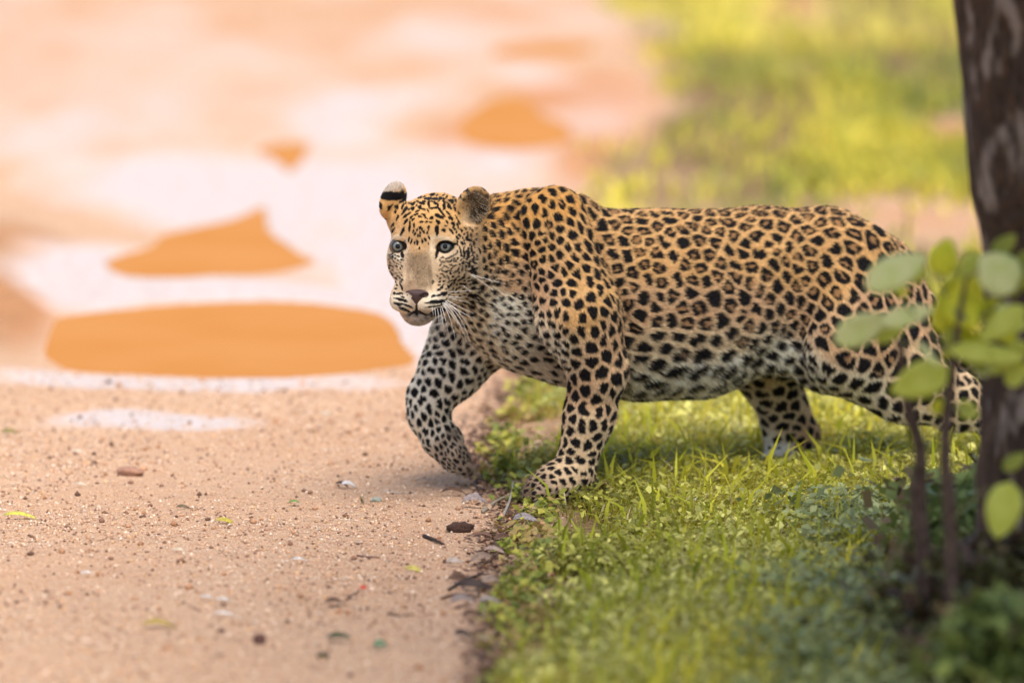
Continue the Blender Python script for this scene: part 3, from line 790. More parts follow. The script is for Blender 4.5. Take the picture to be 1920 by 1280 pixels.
class Field:
    def __init__(s, xs, ys, zs):
        s.xs, s.ys, s.zs = [np.asarray(a, np.float32) for a in (xs, ys, zs)]
        s.f = np.full((len(xs), len(ys), len(zs)), 0.5, np.float32)
        s.prims = []          # for the flow field
    def _box(s, lo, hi, pad):
        r = []
        for a, l, h in zip((s.xs, s.ys, s.zs), lo, hi):
            i0 = int(np.searchsorted(a, l - pad)); i1 = int(np.searchsorted(a, h + pad))
            r.append(slice(max(i0, 0), max(i1, 0)))
        return tuple(r)
    def _pts(s, b):
        return (s.xs[b[0]][:, None, None], s.ys[b[1]][None, :, None], s.zs[b[2]][None, None, :])
    def _blend(s, b, d, k, sub=False):
        g = s.f[b]
        if sub:
            d = -d
            h = np.clip(0.5 - 0.5 * (g - d) / k, 0, 1)
            s.f[b] = g * (1 - h) + d * h + k * h * (1 - h)
        else:
            h = np.clip(0.5 + 0.5 * (g - d) / k, 0, 1)
            s.f[b] = g * (1 - h) + d * h - k * h * (1 - h)
    def cone(s, a, b, ra, rb, k=0.02, L=None, kl=1.0, sub=False, flow=None):
        """tapered capsule, squeezed by kl along the unit axis L"""
        a = np.asarray(a, float); b = np.asarray(b, float)
        R = max(ra, rb) * max(1, kl)
        bx = s._box(np.minimum(a, b) - R, np.maximum(a, b) + R, k * 1.6 + 0.004)
        X, Y, Z = s._pts(bx)
        M = np.eye(3)
        if L is not None:
            L = np.asarray(L, float); L = L / np.linalg.norm(L)
            M = M + np.outer(L, L) * (1 / kl - 1)
        dx, dy, dz = X - a[0], Y - a[1], Z - a[2]
        if L is not None:
            qx = M[0, 0] * dx + M[0, 1] * dy + M[0, 2] * dz
            qy = M[1, 0] * dx + M[1, 1] * dy + M[1, 2] * dz
            qz = M[2, 0] * dx + M[2, 1] * dy + M[2, 2] * dz
        else:
            qx, qy, qz = dx, dy, dz
        ba = M @ (b - a)
        n = float(ba @ ba) or 1e-9
        h = np.clip((qx * ba[0] + qy * ba[1] + qz * ba[2]) / n, 0, 1)
        d = np.sqrt((qx - h * ba[0]) ** 2 + (qy - h * ba[1]) ** 2 + (qz - h * ba[2]) ** 2) - (ra + (rb - ra) * h)
        s._blend(bx, d.astype(np.float32), k, sub)
        if not sub:
            fl = (b - a) if flow is None else np.asarray(flow, float)
            s.prims.append((a, b, (ra + rb) / 2, fl / (np.linalg.norm(fl) + 1e-9)))
    def ell(s, c, r, R=None, k=0.02, sub=False, flow=(1, 0, -0.2), shell=None):
        """ellipsoid with radii r along the rows of rotation R"""
        c = np.asarray(c, float); r = np.asarray(r, float)
        R = np.eye(3) if R is None else R
        m = max(r)
        bx = s._box(c - m, c + m, k * 1.6 + 0.004)
        X, Y, Z = s._pts(bx)
        dx, dy, dz = X - c[0], Y - c[1], Z - c[2]
        q = [(R[i, 0] * dx + R[i, 1] * dy + R[i, 2] * dz) for i in range(3)]
        k0 = np.sqrt(sum((q[i] / r[i]) ** 2 for i in range(3)))
        k1 = np.sqrt(sum((q[i] / r[i] ** 2) ** 2 for i in range(3))) + 1e-6
        d = k0 * (k0 - 1) / k1
        if shell is not None:      # open cup: keep |d| < t and the side behind the plane
            t, pn, po = shell
            d = np.abs(d + t) - t
            pl = q[0] * pn[0] + q[1] * pn[1] + q[2] * pn[2] - po
            kk = 0.004
            h = np.clip(0.5 - 0.5 * (pl - d) / kk * -1, 0, 1)
            d = np.maximum(d, pl)
        s._blend(bx, d.astype(np.float32), k, sub)
        if not sub:
            fl = np.asarray(flow, float)
            s.prims.append((c, c, float(r.mean()), fl / np.linalg.norm(fl)))
    def surface(s):
        f = s.f; sg = f < 0
        nx, ny, nz = f.shape
        c = sg[:-1, :-1, :-1].astype(np.int8)
        tot = np.zeros((nx - 1, ny - 1, nz - 1), np.int8)
        for i in (0, 1):
            for j in (0, 1):
                for k in (0, 1):
                    tot += sg[i:nx - 1 + i, j:ny - 1 + j, k:nz - 1 + k]
        act = (tot > 0) & (tot < 8)
        I = np.argwhere(act)
        idx = np.full(act.shape, -1, np.int32); idx[act] = np.arange(len(I))
        pos = np.zeros((len(I), 3)); cnt = np.zeros(len(I))
        ax = (s.xs, s.ys, s.zs)
        corners = [(i, j, k) for i in (0, 1) for j in (0, 1) for k in (0, 1)]
        for a in corners:
            for d in range(3):
                if a[d]: continue
                b = list(a); b[d] = 1
                A = I + np.array(a); B = I + np.array(b)
                fa = f[A[:, 0], A[:, 1], A[:, 2]]; fb = f[B[:, 0], B[:, 1], B[:, 2]]
                m = (fa < 0) != (fb < 0)
                t = np.where(m, fa / np.where(m, fa - fb, 1), 0)
                pa = np.stack([ax[q][A[:, q]] for q in range(3)], 1).astype(float)
                pb = np.stack([ax[q][B[:, q]] for q in range(3)], 1)
                pos[m] += (pa + (pb - pa) * t[:, None])[m]; cnt[m] += 1
        pos /= cnt[:, None]
        quads = []
        for d in range(3):
            e, g = [(1, 2), (2, 0), (0, 1)][d]
            sl0 = [slice(1, -1)] * 3; sl1 = [slice(1, -1)] * 3
            sl0[d] = slice(0, -1); sl1[d] = slice(1, None)
            a = sg[tuple(sl0)]; b = sg[tuple(sl1)]
            E = np.argwhere(a != b)
            ins = a[tuple(E.T)]
            off = np.array([1, 1, 1]); off[d] = 0
            E = E + off
            def cell(de, dg):
                q = E.copy(); q[:, e] -= de; q[:, g] -= dg
                return idx[q[:, 0], q[:, 1], q[:, 2]]
            Q = np.stack([cell(1, 1), cell(0, 1), cell(0, 0), cell(1, 0)], 1)
            Q[~ins] = Q[~ins][:, ::-1]
            quads.append(Q)
        Q = np.vstack(quads)
        Q = Q[(Q >= 0).all(1)]
        # smooth once or twice
        for it in range(3):
            acc = np.zeros_like(pos); n = np.zeros(len(pos))
            for i in range(4):
                a = Q[:, i]; b = Q[:, (i + 1) % 4]
                for ax_ in range(3):
                    acc[:, ax_] += np.bincount(a, pos[b, ax_], len(pos)) + np.bincount(b, pos[a, ax_], len(pos))
                n += np.bincount(a, minlength=len(pos)) + np.bincount(b, minlength=len(pos))
            w = (0.5, -0.3, 0.4)[it]
            pos = pos + w * (acc / np.maximum(n, 1)[:, None] - pos)
        return pos, Q

def lin(segs):
    out = [segs[0][0]]
    for lo, hi, st in segs:
        n = max(1, int(round((hi - lo) / st)))
        out += list(lo + (hi - lo) * (np.arange(1, n + 1)) / n)
    return out

F = Field(lin([(-0.29, -0.05, .0021), (-0.05, 0.12, .0032), (0.12, 1.15, .0046)]),
          lin([(-0.38, -0.06, .0023), (-0.06, 0.62, .0045)]),
          lin([(-0.012, 0.28, .0036), (0.28, 0.64, .0023)]))

bd = np.array([0.945, 0.326, 0.0])          # body axis, nose to tail
LAT = np.array([-0.326, 0.945, 0.0])        # towards the far side
def yb(u, off=0.0):                          # depth of the body axis at column u
    return 0.06 + (u - 1080) * PX * 0.345 + off
def C(u, v, off=0.0, y=None):
    return P(u, v, yb(u, off) if y is None else y)
def cone(a, b, ra, rb, k=0.03, kl=None, flow=None, L=LAT):
    F.cone(a, b, ra * PX, rb * PX, k, None if kl is None else L, kl or 1.0, flow=flow)

# --- trunk
cone(C(1085, 560), C(1200, 570), 158, 172, .03, .66, bd)
cone(C(1200, 570), C(1300, 568), 172, 170, .03, .68, bd)
cone(C(1300, 568), C(1420, 535), 170, 144, .03, .68, bd)
cone(C(1420, 535), C(1540, 515), 144, 122, .03, .72, bd)
cone(C(1540, 515), C(1620, 545), 122, 108, .03, .80, bd)
cone(C(1620, 545), C(1658, 590), 108, 88, .03, .80, bd)
# --- neck and chest
cone(C(1075, 540), C(1000, 520), 150, 152, .04, .66, bd)
cone(C(1000, 520), P(935, 500, 0.01), 152, 132, .04, .66, (0.9, .3, -.3))
cone(P(935, 500, 0.01), P(868, 482, -0.07), 118, 86, .03, .8, (0.9, .3, -.3))
cone(P(975, 590, 0.03), P(1060, 640, 0.06), 82, 70, .04, .8, (0.8, .3, -.5))
cone(P(925, 560, -0.01), P(985, 600, 0.04), 75, 82, .04, .9, (0.8, .3, -.5))
# --- shoulder blades (the hump) near and far
cone(P(1038, 412, -0.045), P(1085, 590, -0.085), 62, 80, .016, .55, (0.4, .1, -1))
cone(P(1035, 415, 0.10), P(1030, 560, 0.13), 60, 70, .035, .6, (0.4, .1, -1))
cone(P(1000, 420, -0.0), P(1070, 425, 0.03), 62, 60, .03, .8, bd)
# --- near fore leg
cone(P(1085, 590, -0.085), P(1122, 690, -0.07), 82, 54, .016, .72, (0.1, 0, -1))
cone(P(1120, 690, -0.05), P(1105, 780, -0.055), 51, 46, .03, .85, (-0.1, 0, -1))
cone(P(1105, 780, -0.055), P(1081, 866, -0.06), 46, 37, .02, .9, (-0.2, 0, -1))
pw = P(1078, 893, -0.06)
F.cone(pw, P(1040, 900, -0.08), .036, .034, .02, flow=(-.9, -.3, -.3))
F.cone(P(1050, 903, -0.08), P(1008, 915, -0.095), .034, .027, .02, flow=(-.9, -.3, -.3))
for i, (du, dv, dy) in enumerate([(1002, 916, -0.055), (986, 921, -0.078), (988, 925, -0.107), (1006, 927, -0.130)]):
    F.cone(P(1032, 913, dy * .8 - .015), P(du, dv, dy), .0150, .0128, .002, flow=(-.9, -.3, -.3))
# --- far fore leg, lifted
cone(P(965, 580, 0.10), P(880, 636, 0.115), 84, 72, .035, .7, (-0.7, 0, -.7))
cone(P(880, 636, 0.115), P(847, 690, 0.11), 70, 57, .025, .85, (-0.8, 0, -.6))
cone(P(847, 690, 0.11), P(807, 745, 0.10), 57, 42, .025, .85, (-0.7, 0, -.7))
cone(P(806, 745, 0.10), P(803, 780, 0.095), 41, 35, .02, .85, (0, 0, -1))
cone(P(803, 778, 0.095), P(825, 822, 0.085), 36, 32, .018, .9, (.3, 0, -1))
cone(P(825, 822, 0.085), P(853, 858, 0.075), 33, 28, .012, 1.15, (.6, 0, -.7))
for i, dy in enumerate((0.045, 0.066, 0.088, 0.108)):
    F.cone(P(848, 848, dy), P(879 - abs(i - 1.3) * 5, 881, dy), .0150, .0125, .0015, flow=(.6, 0, -.7))
F.cone(P(858, 822, 0.085), P(852, 812, 0.09), .012, .013, .008)      # wrist pad
# --- far hind leg
YF = 0.42
cone(C(1560, 560, .08), P(1450, 668, YF - .03), 95, 72, .03, .6, (-.3, 0, -1))
cone(P(1436, 690, YF - .03), P(1472, 770, YF), 66, 46, .02, .7, (.2, 0, -1))
cone(P(1472, 770, YF), P(1506, 812, YF + .01), 44, 31, .015, .8, (.3, 0, -1))
cone(P(1462, 790, YF), P(1466, 838, YF - .01), 36, 34, .02, .8, (-.1, 0, -1))
cone(P(1506, 814, YF + .01), P(1486, 850, YF - .01), 30, 24, .015, .9, (-.5, 0, -1))
for i, dy in enumerate((-.045, -.02, .005, .03)):
    F.cone(P(1476, 850, YF + dy), P(1434 + abs(i - 1.4) * 5, 859, YF + dy - .01), .020, .0135, .008, flow=(-1, -.2, -.2))
# --- near hind leg, stretched back
YN = 0.17
cone(P(1590, 520, YN + .015), P(1600, 640, YN - .035), 110, 96, .018, .55, (0, 0, -1))
cone(P(1645, 590, YN + .03), P(1672, 660, YN + .02), 88, 92, .03, .55, (.3, 0, -1))
cone(P(1598, 650, YN), P(1700, 715, YN + .02), 96, 74, .03, .6, (.6, 0, -.8))
cone(P(1700, 712, YN + .02), P(1790, 752, YN + .06), 74, 54, .03, .6, (.8, 0, -.5))
cone(P(1790, 752, YN + .06), P(1868, 785, YN + .10), 54, 31, .02, .8, (.9, 0, -.3))
cone(P(1868, 785, YN + .10), P(1892, 850, YN + .10), 30, 26, .015, .9, (.3, 0, -1))
for i, dy in enumerate((-.035, -.012, .012, .035)):
    F.cone(P(1892, 862, YN + .10 + dy), P(1862, 872, YN + .09 + dy), .024, .016, .008, flow=(-1, -.2, -.2))
# flank fold and belly
cone(C(1320, 640, .0), C(1450, 630, -.01), 84, 55, .04, .7, bd)
cone(C(1430, 610, -.05), P(1540, 680, YN + .01), 60, 50, .04, .5, (.8, .2, -.5))
# --- tail
tl = [(1700, 545, .26, 34), (1762, 610, .30, 26), (1812, 668, .33, 24), (1862, 700, .36, 23), (1930, 706, .39, 22), (2000, 680, .42, 21), (2050, 630, .44, 18)]
for a, b in zip(tl[:-1], tl[1:]):
    cone(P(*a[:3]), P(*b[:3]), a[3], b[3], .015)

# --- head, in its own frame (mm: x towards the animal's left, y forward, z up)
HY, HP, HR = radians(-17), radians(-4), radians(0)
HO = P(793, 463, -0.205)
fw = np.array([math.sin(HY) * math.cos(HP), -math.cos(HY) * math.cos(HP), math.sin(HP)])
rt = np.cross(np.array([0, 0, 1.0]), fw); rt /= np.linalg.norm(rt)      # image right = animal's left
if rt[0] < 0: rt = -rt
upv = np.cross(rt, fw); upv /= np.linalg.norm(upv)
if upv[2] < 0: upv = -upv
HM = np.stack([rt, fw, upv])            # rows
def H(x, y, z):
    return HO + (rt * x + fw * y + upv * z) / 1000.0
def hdir(x, y, z):
    return rt * x + fw * y + upv * z
def hell(c, r, k=12, rot=None, flow=(0, -1, 0), sub=False, **kw):
    Rm = HM if rot is None else rot @ HM
    F.ell(H(*c), np.array(r) / 1000, Rm, k / 1000, sub=sub, flow=hdir(*flow), **kw)
def hcone(a, b, ra, rb, k=12, flow=(0, -1, 0), kl=None, L=None, sub=False):
    F.cone(H(*a), H(*b), ra / 1000, rb / 1000, k / 1000, None if kl is None else hdir(*L), kl or 1.0, sub=sub, flow=hdir(*flow))
def rz(a):
    c, s = math.cos(a), math.sin(a); return np.array([[c, s, 0], [-s, c, 0], [0, 0, 1.0]])
def rx(a):
    c, s = math.cos(a), math.sin(a); return np.array([[1.0, 0, 0], [0, c, s], [0, -s, c]])
def ry(a):
    c, s = math.cos(a), math.sin(a); return np.array([[c, 0, -s], [0, 1.0, 0], [s, 0, c]])

hell((0, -82, 19), (70, 92, 68), 20)                       # cranium
hell((0, -32, 26), (54, 42, 58), 20, flow=(0, -.6, 1))      # forehead
for s in (-1, 1):
    hell((s * 50, -62, -34), (38, 56, 54), 26, flow=(s * .8, -1, -.3))      # cheek
    hell((s * 38, -22, -22), (30, 26, 26), 16, flow=(s, -.6, -.2))          # zygoma
    hell((s * 32, -2, -52), (25, 36, 40), 18, flow=(s, -.8, -.1))           # cheek in front of the teeth
    hell((s * 36, -10, 19), (26, 15, 9), 12, rot=ry(s * radians(14)), flow=(s * .5, -.5, 1))     # brow
    hell((s * 24, 58, -96), (25, 25, 20), 9, rot=rz(-s * radians(18)), flow=(s, -.5, -.1))         # whisker pad
    hell((s * 32, 30, -88), (22, 32, 24), 14, flow=(s, -.5, -.1))
    hcone((s * 34, -70, -88), (s * 12, 34, -116), 34, 19, 16, flow=(s * .3, -1, -.2))    # jaw
hcone((0, -14, 4), (0, 52, -64), 31, 24, 14, flow=(0, -.7, 1), kl=1.12, L=(1, 0, 0))      # bridge
hcone((0, 50, -66), (0, 62, -84), 22, 17, 8, flow=(0, -.7, 1), kl=1.1, L=(1, 0, 0))
hell((0, 28, -76), (33, 38, 34), 14, flow=(0, -1, 0))
hell((0, 42, -122), (25, 27, 17), 8, flow=(0, -.5, -1))                                  # chin
hcone((0, 40, -116), (0, -60, -104), 24, 34, 18, flow=(0, -1, -.2))
# mouth line, philtrum and eye sockets carved
hcone((0, 86, -96), (0, 84, -114), 2.2, 2.6, 4, sub=True)
for s in (-1, 1):
    hcone((0, 78, -115), (s * 24, 74, -122), 2.5, 3.2, 4, sub=True)
    hcone((s * 24, 74, -122), (s * 46, 50, -114), 3.2, 3, 4, sub=True)
    hell((s * 42.5, 6, 0), (14.8, 26, 9.0), 3, sub=True, rot=rz(-s * radians(14)))
    hell((s * 10.5, 84, -88), (4.5, 6, 4), 3, sub=True)
# ears: cupped, on the back corners of the skull
def ear(s, c, wid, hgt, tilt, yaw):
    R = rx(0) @ ry(s * tilt) @ rz(yaw)
    R = (ry(tilt * s) @ rz(yaw))
    hell(c, (wid, 17, hgt), 5, rot=R, flow=(s * .3, -.3, 1))
ears = {1: dict(c=(82, -70, 66), wid=35, hgt=41, tilt=radians(15), yaw=radians(-34)),
        -1: dict(c=(-79, -62, 76), wid=29, hgt=38, tilt=radians(38), yaw=radians(118))}
for s, e in ears.items():
    c = np.array(e['c'], float)
    hell(c - np.array([s * 18, 4, 36]), (30, 30, 32), 16, flow=(s * .3, -.3, 1))
    R = ry(s * e['tilt']) @ rz(e['yaw'])
    hell(c, (e['wid'], 15, e['hgt']), 8, rot=R, flow=(s * .3, -.3, 1))
    e['R'] = R
    nrm = R.T @ np.array([0, 1.0, 0])      # ear's front in head frame
    e['n'] = nrm
    hell(c + nrm * 12, (e['wid'] - 6, 15, e['hgt'] - 7), 3, rot=R, sub=True)
V, Q = F.surface()
prims = list(F.prims)
del F.f
print('leopard verts', len(V), 'quads', len(Q))
# ------------------------------------------------------------------ coat pattern
body_me = mesh_np('body', V, Q)
Nn = np.empty(len(V) * 3, np.float32); body_me.vertices.foreach_get('normal', Nn); Nn = Nn.reshape(-1, 3)
V = np.empty(len(body_me.vertices) * 3, np.float32); body_me.vertices.foreach_get('co', V); V = V.reshape(-1, 3).astype(np.float64)
Nn = Nn.astype(np.float64)
# folds and muscles read off the photograph: polyline, height in mm, half width in pixels
RELIEF = [([(1108, 408), (1122, 465), (1152, 545), (1180, 605), (1190, 655)], -7, 9), ([(1494, 610), (1445, 660), (1385, 692)], -5, 12), ([(1482, 500), (1504, 600), (1514, 690)], -5, 15),
          ([(1040, 375), (1062, 440), (1085, 520)], 4, 22), ([(1105, 640), (1122, 700), (1118, 760)], 3, 20), ([(1075, 640), (1068, 700), (1062, 760)], -3, 10), ([(1235, 460), (1215, 560), (1205, 640)], 2.2, 12),
          ([(1290, 470), (1270, 570), (1262, 640)], 2.2, 12), ([(1345, 480), (1330, 570), (1322, 640)], 2.0, 12), ([(1405, 450), (1440, 520), (1450, 590)], -3, 22), ([(1560, 470), (1580, 560), (1590, 650)], 5, 34),
          ([(1640, 560), (1625, 650), (1650, 720)], -3, 14), ([(955, 420), (965, 500), (950, 570)], -3, 14), ([(905, 430), (912, 500), (900, 560)], -4, 10), ([(1010, 560), (1040, 620), (1056, 690)], -4, 12), ([(905, 640), (880, 700), (850, 745)], 3, 14)]
pu, pv = project(V)
facing = np.clip(-(Nn @ np.array([0, math.cos(PITCH), -math.sin(PITCH)])) * 1.5, 0, 1)
dsp = .0035 * fbm(V * 11, 3) * (V[:, 0] > -.03)
for pl, hgt_, wd_ in RELIEF:
    d_ = np.full(len(V), 1e9); tt_ = np.zeros(len(V)); n_ = len(pl) - 1
    for k in range(n_):
        a = np.array(pl[k], float); b = np.array(pl[k + 1], float) - a
        t = np.clip(((pu - a[0]) * b[0] + (pv - a[1]) * b[1]) / (b @ b), 0, 1)
        e_ = np.hypot(pu - a[0] - t * b[0], pv - a[1] - t * b[1])
        m_ = e_ < d_; d_[m_] = e_[m_]; tt_[m_] = (k + t[m_]) / n_
    dsp += hgt_ / 1000 * np.exp(-(d_ / wd_) ** 2) * np.clip(np.sin(math.pi * np.clip(tt_, .04, .96)) * 2, 0, 1) * facing
V = V + Nn * dsp[:, None]
body_me.vertices.foreach_set('co', V.astype(np.float32).ravel()); body_me.update()
Nn = np.empty(len(V) * 3, np.float32); body_me.vertices.foreach_get('normal', Nn); Nn = Nn.reshape(-1, 3).astype(np.float64)
bvh = BVHTree.FromPolygons([tuple(x) for x in V], Q.tolist())
camv = Vector(CAM)
DX = np.array([1.0, 0, 0])
DZ = -np.array([0, math.sin(PITCH), math.cos(PITCH)])         # image down
VW = np.array([0, math.cos(PITCH), -math.sin(PITCH)])

def hit(u, v):
    d = Vector(ray(u, v)).normalized()
    loc, nrm, i, t = bvh.ray_cast(camv, d)
    return None if loc is None else (np.array(loc), np.array(nrm))

mid0 = C(1300, 560)
def mirror(p):
    q = np.array(p, float)
    return q - 2 * LAT * ((q - mid0) @ LAT)

# flow of the hair from the skeleton
def flow_at(pts):
    acc = np.zeros((len(pts), 3))
    for a, b, r, fl in prims:
        ba = b - a; n = float(ba @ ba) or 1e-9
        h = np.clip((pts - a) @ ba / n, 0, 1)
        d = np.linalg.norm(pts - a - h[:, None] * ba, axis=1) - r
        w = np.exp(-np.maximum(d, -0.03) / 0.018)
        acc += w[:, None] * fl
    return acc

# how the coat changes over the body, read off the photograph:
# column, row, spacing, dark share, stretch, direction of the stretch (deg, clockwise from +x), rosette, base colour, fur length mm
TAN = (.75, .45, .18); GOLD = (.74, .40, .12); PALE = (.80, .59, .36); WHITE = (.93, .86, .70); CREAM = (.90, .77, .58)
GREY = (.24, .165, .105); BUFF = (.70, .45, .25)
CTRL = [
 (935, 400, 24, .58, 1.3, 80, 0, GOLD, 8), (1000, 385, 32, .60, 1.15, 80, 0, GOLD, 8), (1060, 380, 34, .62, 1.2, 70, .2, GOLD, 7),
 (1095, 430, 36, .64, 1.5, 70, .1, TAN, 7), (950, 460, 23, .55, 1.3, 80, 0, TAN, 8), (1010, 460, 23, .56, 1.1, 60, 0, TAN, 7),
 (960, 530, 21, .52, 1.2, 10, 0, BUFF, 9), (1020, 540, 24, .56, 1.2, 30, 0, BUFF, 7), (1080, 520, 29, .62, 1.3, 75, 0, TAN, 6),
 (1130, 540, 32, .64, 1.5, 65, 0, TAN, 6), (1090, 600, 31, .64, 1.15, 80, .1, TAN, 6), (1150, 620, 34, .64, 1.4, 75, 0, BUFF, 7),
 (935, 590, 19, .40, 1.2, 0, 0, WHITE, 10), (952, 572, 20, .38, 1.2, 0, 0, WHITE, 8), (960, 604, 20, .40, 1.2, 0, 0, WHITE, 8), (925, 612, 20, .4, 1.2, 0, 0, WHITE, 9), (980, 620, 21, .50, 1.3, 20, 0, CREAM, 9), (1030, 650, 27, .5, 1.5, 40, 0, CREAM, 8),
 (1020, 680, 34, .35, 1.4, 30, 0, GREY, 7), (900, 600, 24, .4, 1.2, 20, 0, PALE, 9), (900, 645, 28, .42, 1.5, 40, 0, PALE, 8),
 (1110, 670, 40, .66, 1.2, 80, .1, BUFF, 5), (1105, 740, 36, .66, 1.25, 85, .1, BUFF, 5), (1100, 800, 31, .64, 1.3, 75, 0, PALE, 4),
 (1080, 860, 26, .60, 1.4, 35, 0, PALE, 4), (1050, 900, 21, .56, 1.5, 10, 0, PALE, 4), (985, 915, 15, .5, 1.3, 0, 0, GREY, 3), (1020, 908, 18, .5, 1.4, 0, 0, (.42, .30, .20), 3),
 (880, 690, 28, .55, 1.9, 45, 0, WHITE, 6), (800, 690, 22, .56, 1.6, 20, 0, WHITE, 5), (850, 720, 26, .5, 1.8, 60, 0, WHITE, 6),
 (790, 750, 23, .58, 1.4, 80, 0, WHITE, 4), (810, 800, 20, .58, 1.5, 70, 0, CREAM, 4), (838, 846, 18, .60, 1.4, 60, 0, (.50, .38, .27), 3), (866, 872, 15, .60, 1.3, 50, 0, (.30, .22, .155), 3),
 (1180, 430, 34, .60, 1.1, 20, .8, TAN, 7), (1250, 410, 34, .58, 1.3, 0, .8, TAN, 7), (1350, 410, 36, .60, 1.3, 0, .9, TAN, 7),
 (1450, 415, 40, .62, 1.3, 5, 1, TAN, 7), (1550, 440, 40, .62, 1.2, 20, .9, TAN, 7), (1630, 470, 42, .64, 1.3, 45, .6, TAN, 7),
 (1220, 490, 36, .60, 1.3, 75, .8, TAN, 7), (1300, 490, 35, .60, 1.2, 40, .8, TAN, 7), (1400, 480, 32, .62, 1.3, 40, .6, TAN, 7),
 (1480, 500, 33, .64, 1.3, 50, .6, TAN, 7), (1560, 530, 39, .66, 1.2, 60, .8, TAN, 6), (1640, 560, 42, .66, 1.2, 60, .6, BUFF, 6),
 (1210, 580, 36, .60, 1.2, 80, .3, BUFF, 8), (1300, 580, 42, .62, 1.2, 50, .3, BUFF, 8), (1400, 580, 36, .62, 1.3, 45, .3, BUFF, 8),
 (1490, 600, 34, .64, 1.4, 45, .2, BUFF, 7), (1570, 640, 38, .66, 1.3, 50, .2, BUFF, 6), (1650, 650, 46, .66, 1.2, 60, .2, BUFF, 6),
 (1220, 640, 46, .66, 1.3, -20, .2, PALE, 10), (1300, 645, 50, .66, 1.4, -25, .2, PALE, 11), (1380, 640, 44, .64, 1.3, -25, .1, PALE, 12),
 (1210, 715, 46, .66, 2.0, -15, 0, CREAM, 14), (1290, 700, 48, .68, 2.0, -20, 0, WHITE, 16), (1380, 685, 44, .55, 1.6, -30, 0, WHITE, 17), (1460, 665, 34, .5, 1.3, 0, 0, WHITE, 13),
 (1520, 690, 36, .62, 1.6, 40, 0, CREAM, 9), (1620, 730, 50, .6, 1.4, 20, 0, CREAM, 7), (1700, 700, 46, .66, 1.3, -70, 0, PALE, 6), (1790, 770, 34, .62, 1.3, 70, 0, PALE, 5), (1720, 600, 44, .6, 1.2, 60, 0, BUFF, 6),
 (1430, 740, 36, .62, 1.3, 20, 0, PALE, 6), (1480, 790, 30, .60, 1.4, 0, 0, PALE, 4), (1520, 820, 26, .5, 1.2, 80, 0, BUFF, 4), (1450, 852, 30, .15, 1.2, 0, 0, WHITE, 4),
 (870, 400, 15, .55, 1.3, 80, 0, GOLD, 6), (890, 470, 16, .55, 1.4, 80, 0, TAN, 7), (880, 560, 20, .55, 1.3, 10, 0, PALE, 9),
]
cp, cprm, ccol, cdir = [], [], [], []
for c in CTRL:
    h = hit(c[0], c[1])
    if h is None: continue
    p, n = h
    a = radians(c[5])
    d = DX * math.cos(a) + DZ * math.sin(a)
    d = d - n * (d @ n)
    for m in (0, 1):
        q = mirror(p) if m else p
        if m and (c[1] > 735 or c[0] < 930): continue
        dd = d - 2 * LAT * (d @ LAT) if m else d
        cp.append(q); cprm.append((c[2], c[3], c[4], c[6], c[8])); ccol.append(c[7]); cdir.append(dd / np.linalg.norm(dd))
cp = np.array(cp); cprm = np.array(cprm); ccol = np.array(ccol); cdir = np.array(cdir)

def coat_params(pts):
    out = np.zeros((len(pts), 5)); col = np.zeros((len(pts), 3)); dr = np.zeros((len(pts), 3))
    for s0 in range(0, len(pts), 20000):
        q = pts[s0:s0 + 20000]
        d2 = ((q[:, None, :] - cp[None]) ** 2).sum(2) + 1e-5
        w = 1 / d2 ** 1.8
        w /= w.sum(1)[:, None]
        out[s0:s0 + 20000] = w @ cprm; col[s0:s0 + 20000] = w @ ccol
        dr[s0:s0 + 20000] = cdir[d2.argmin(1)]
    return out, col, dr

prm, vcol, vdir = coat_params(V)
hl = (V - HO) @ HM.T * 1000.0            # head coordinates of every vertex, mm
def face_mask(hc, n):
    """front of the head, where the markings are set one by one"""
    r = (hc[:, 1] > -112) & (hc[:, 2] > -150) & (np.abs(hc[:, 0]) < 112) & (hc[:, 1] > -130 + np.maximum(hc[:, 0] - 75, 0) * 2.2)
    return r & ((n @ VW) < 0.12)
FM = face_mask(hl, Nn)

# spot centres: blue noise with a spacing that changes over the skin
sp = prm[:, 0] * PX * .91 * (1 + .55 * fbm(V * 13 + 8, 2))
inhead = (hl[:, 1] > -120) & (hl[:, 2] > -160) & (np.abs(hl[:, 0]) < 115)
sp[inhead & ~FM] = 17 * PX
alive = ~FM
order = rng.permutation(len(V))
V32 = V.astype(np.float32)
pool = order[alive[order]]
centres = []
cand = pool.copy()
while len(cand):
    i = cand[0]
    centres.append(i)
    d2 = ((V32[cand] - V32[i]) ** 2).sum(1)
    rr = 0.71 * 0.5 * (sp[cand] + sp[i])
    cand = cand[d2 > rr * rr]
centres = np.array(centres)
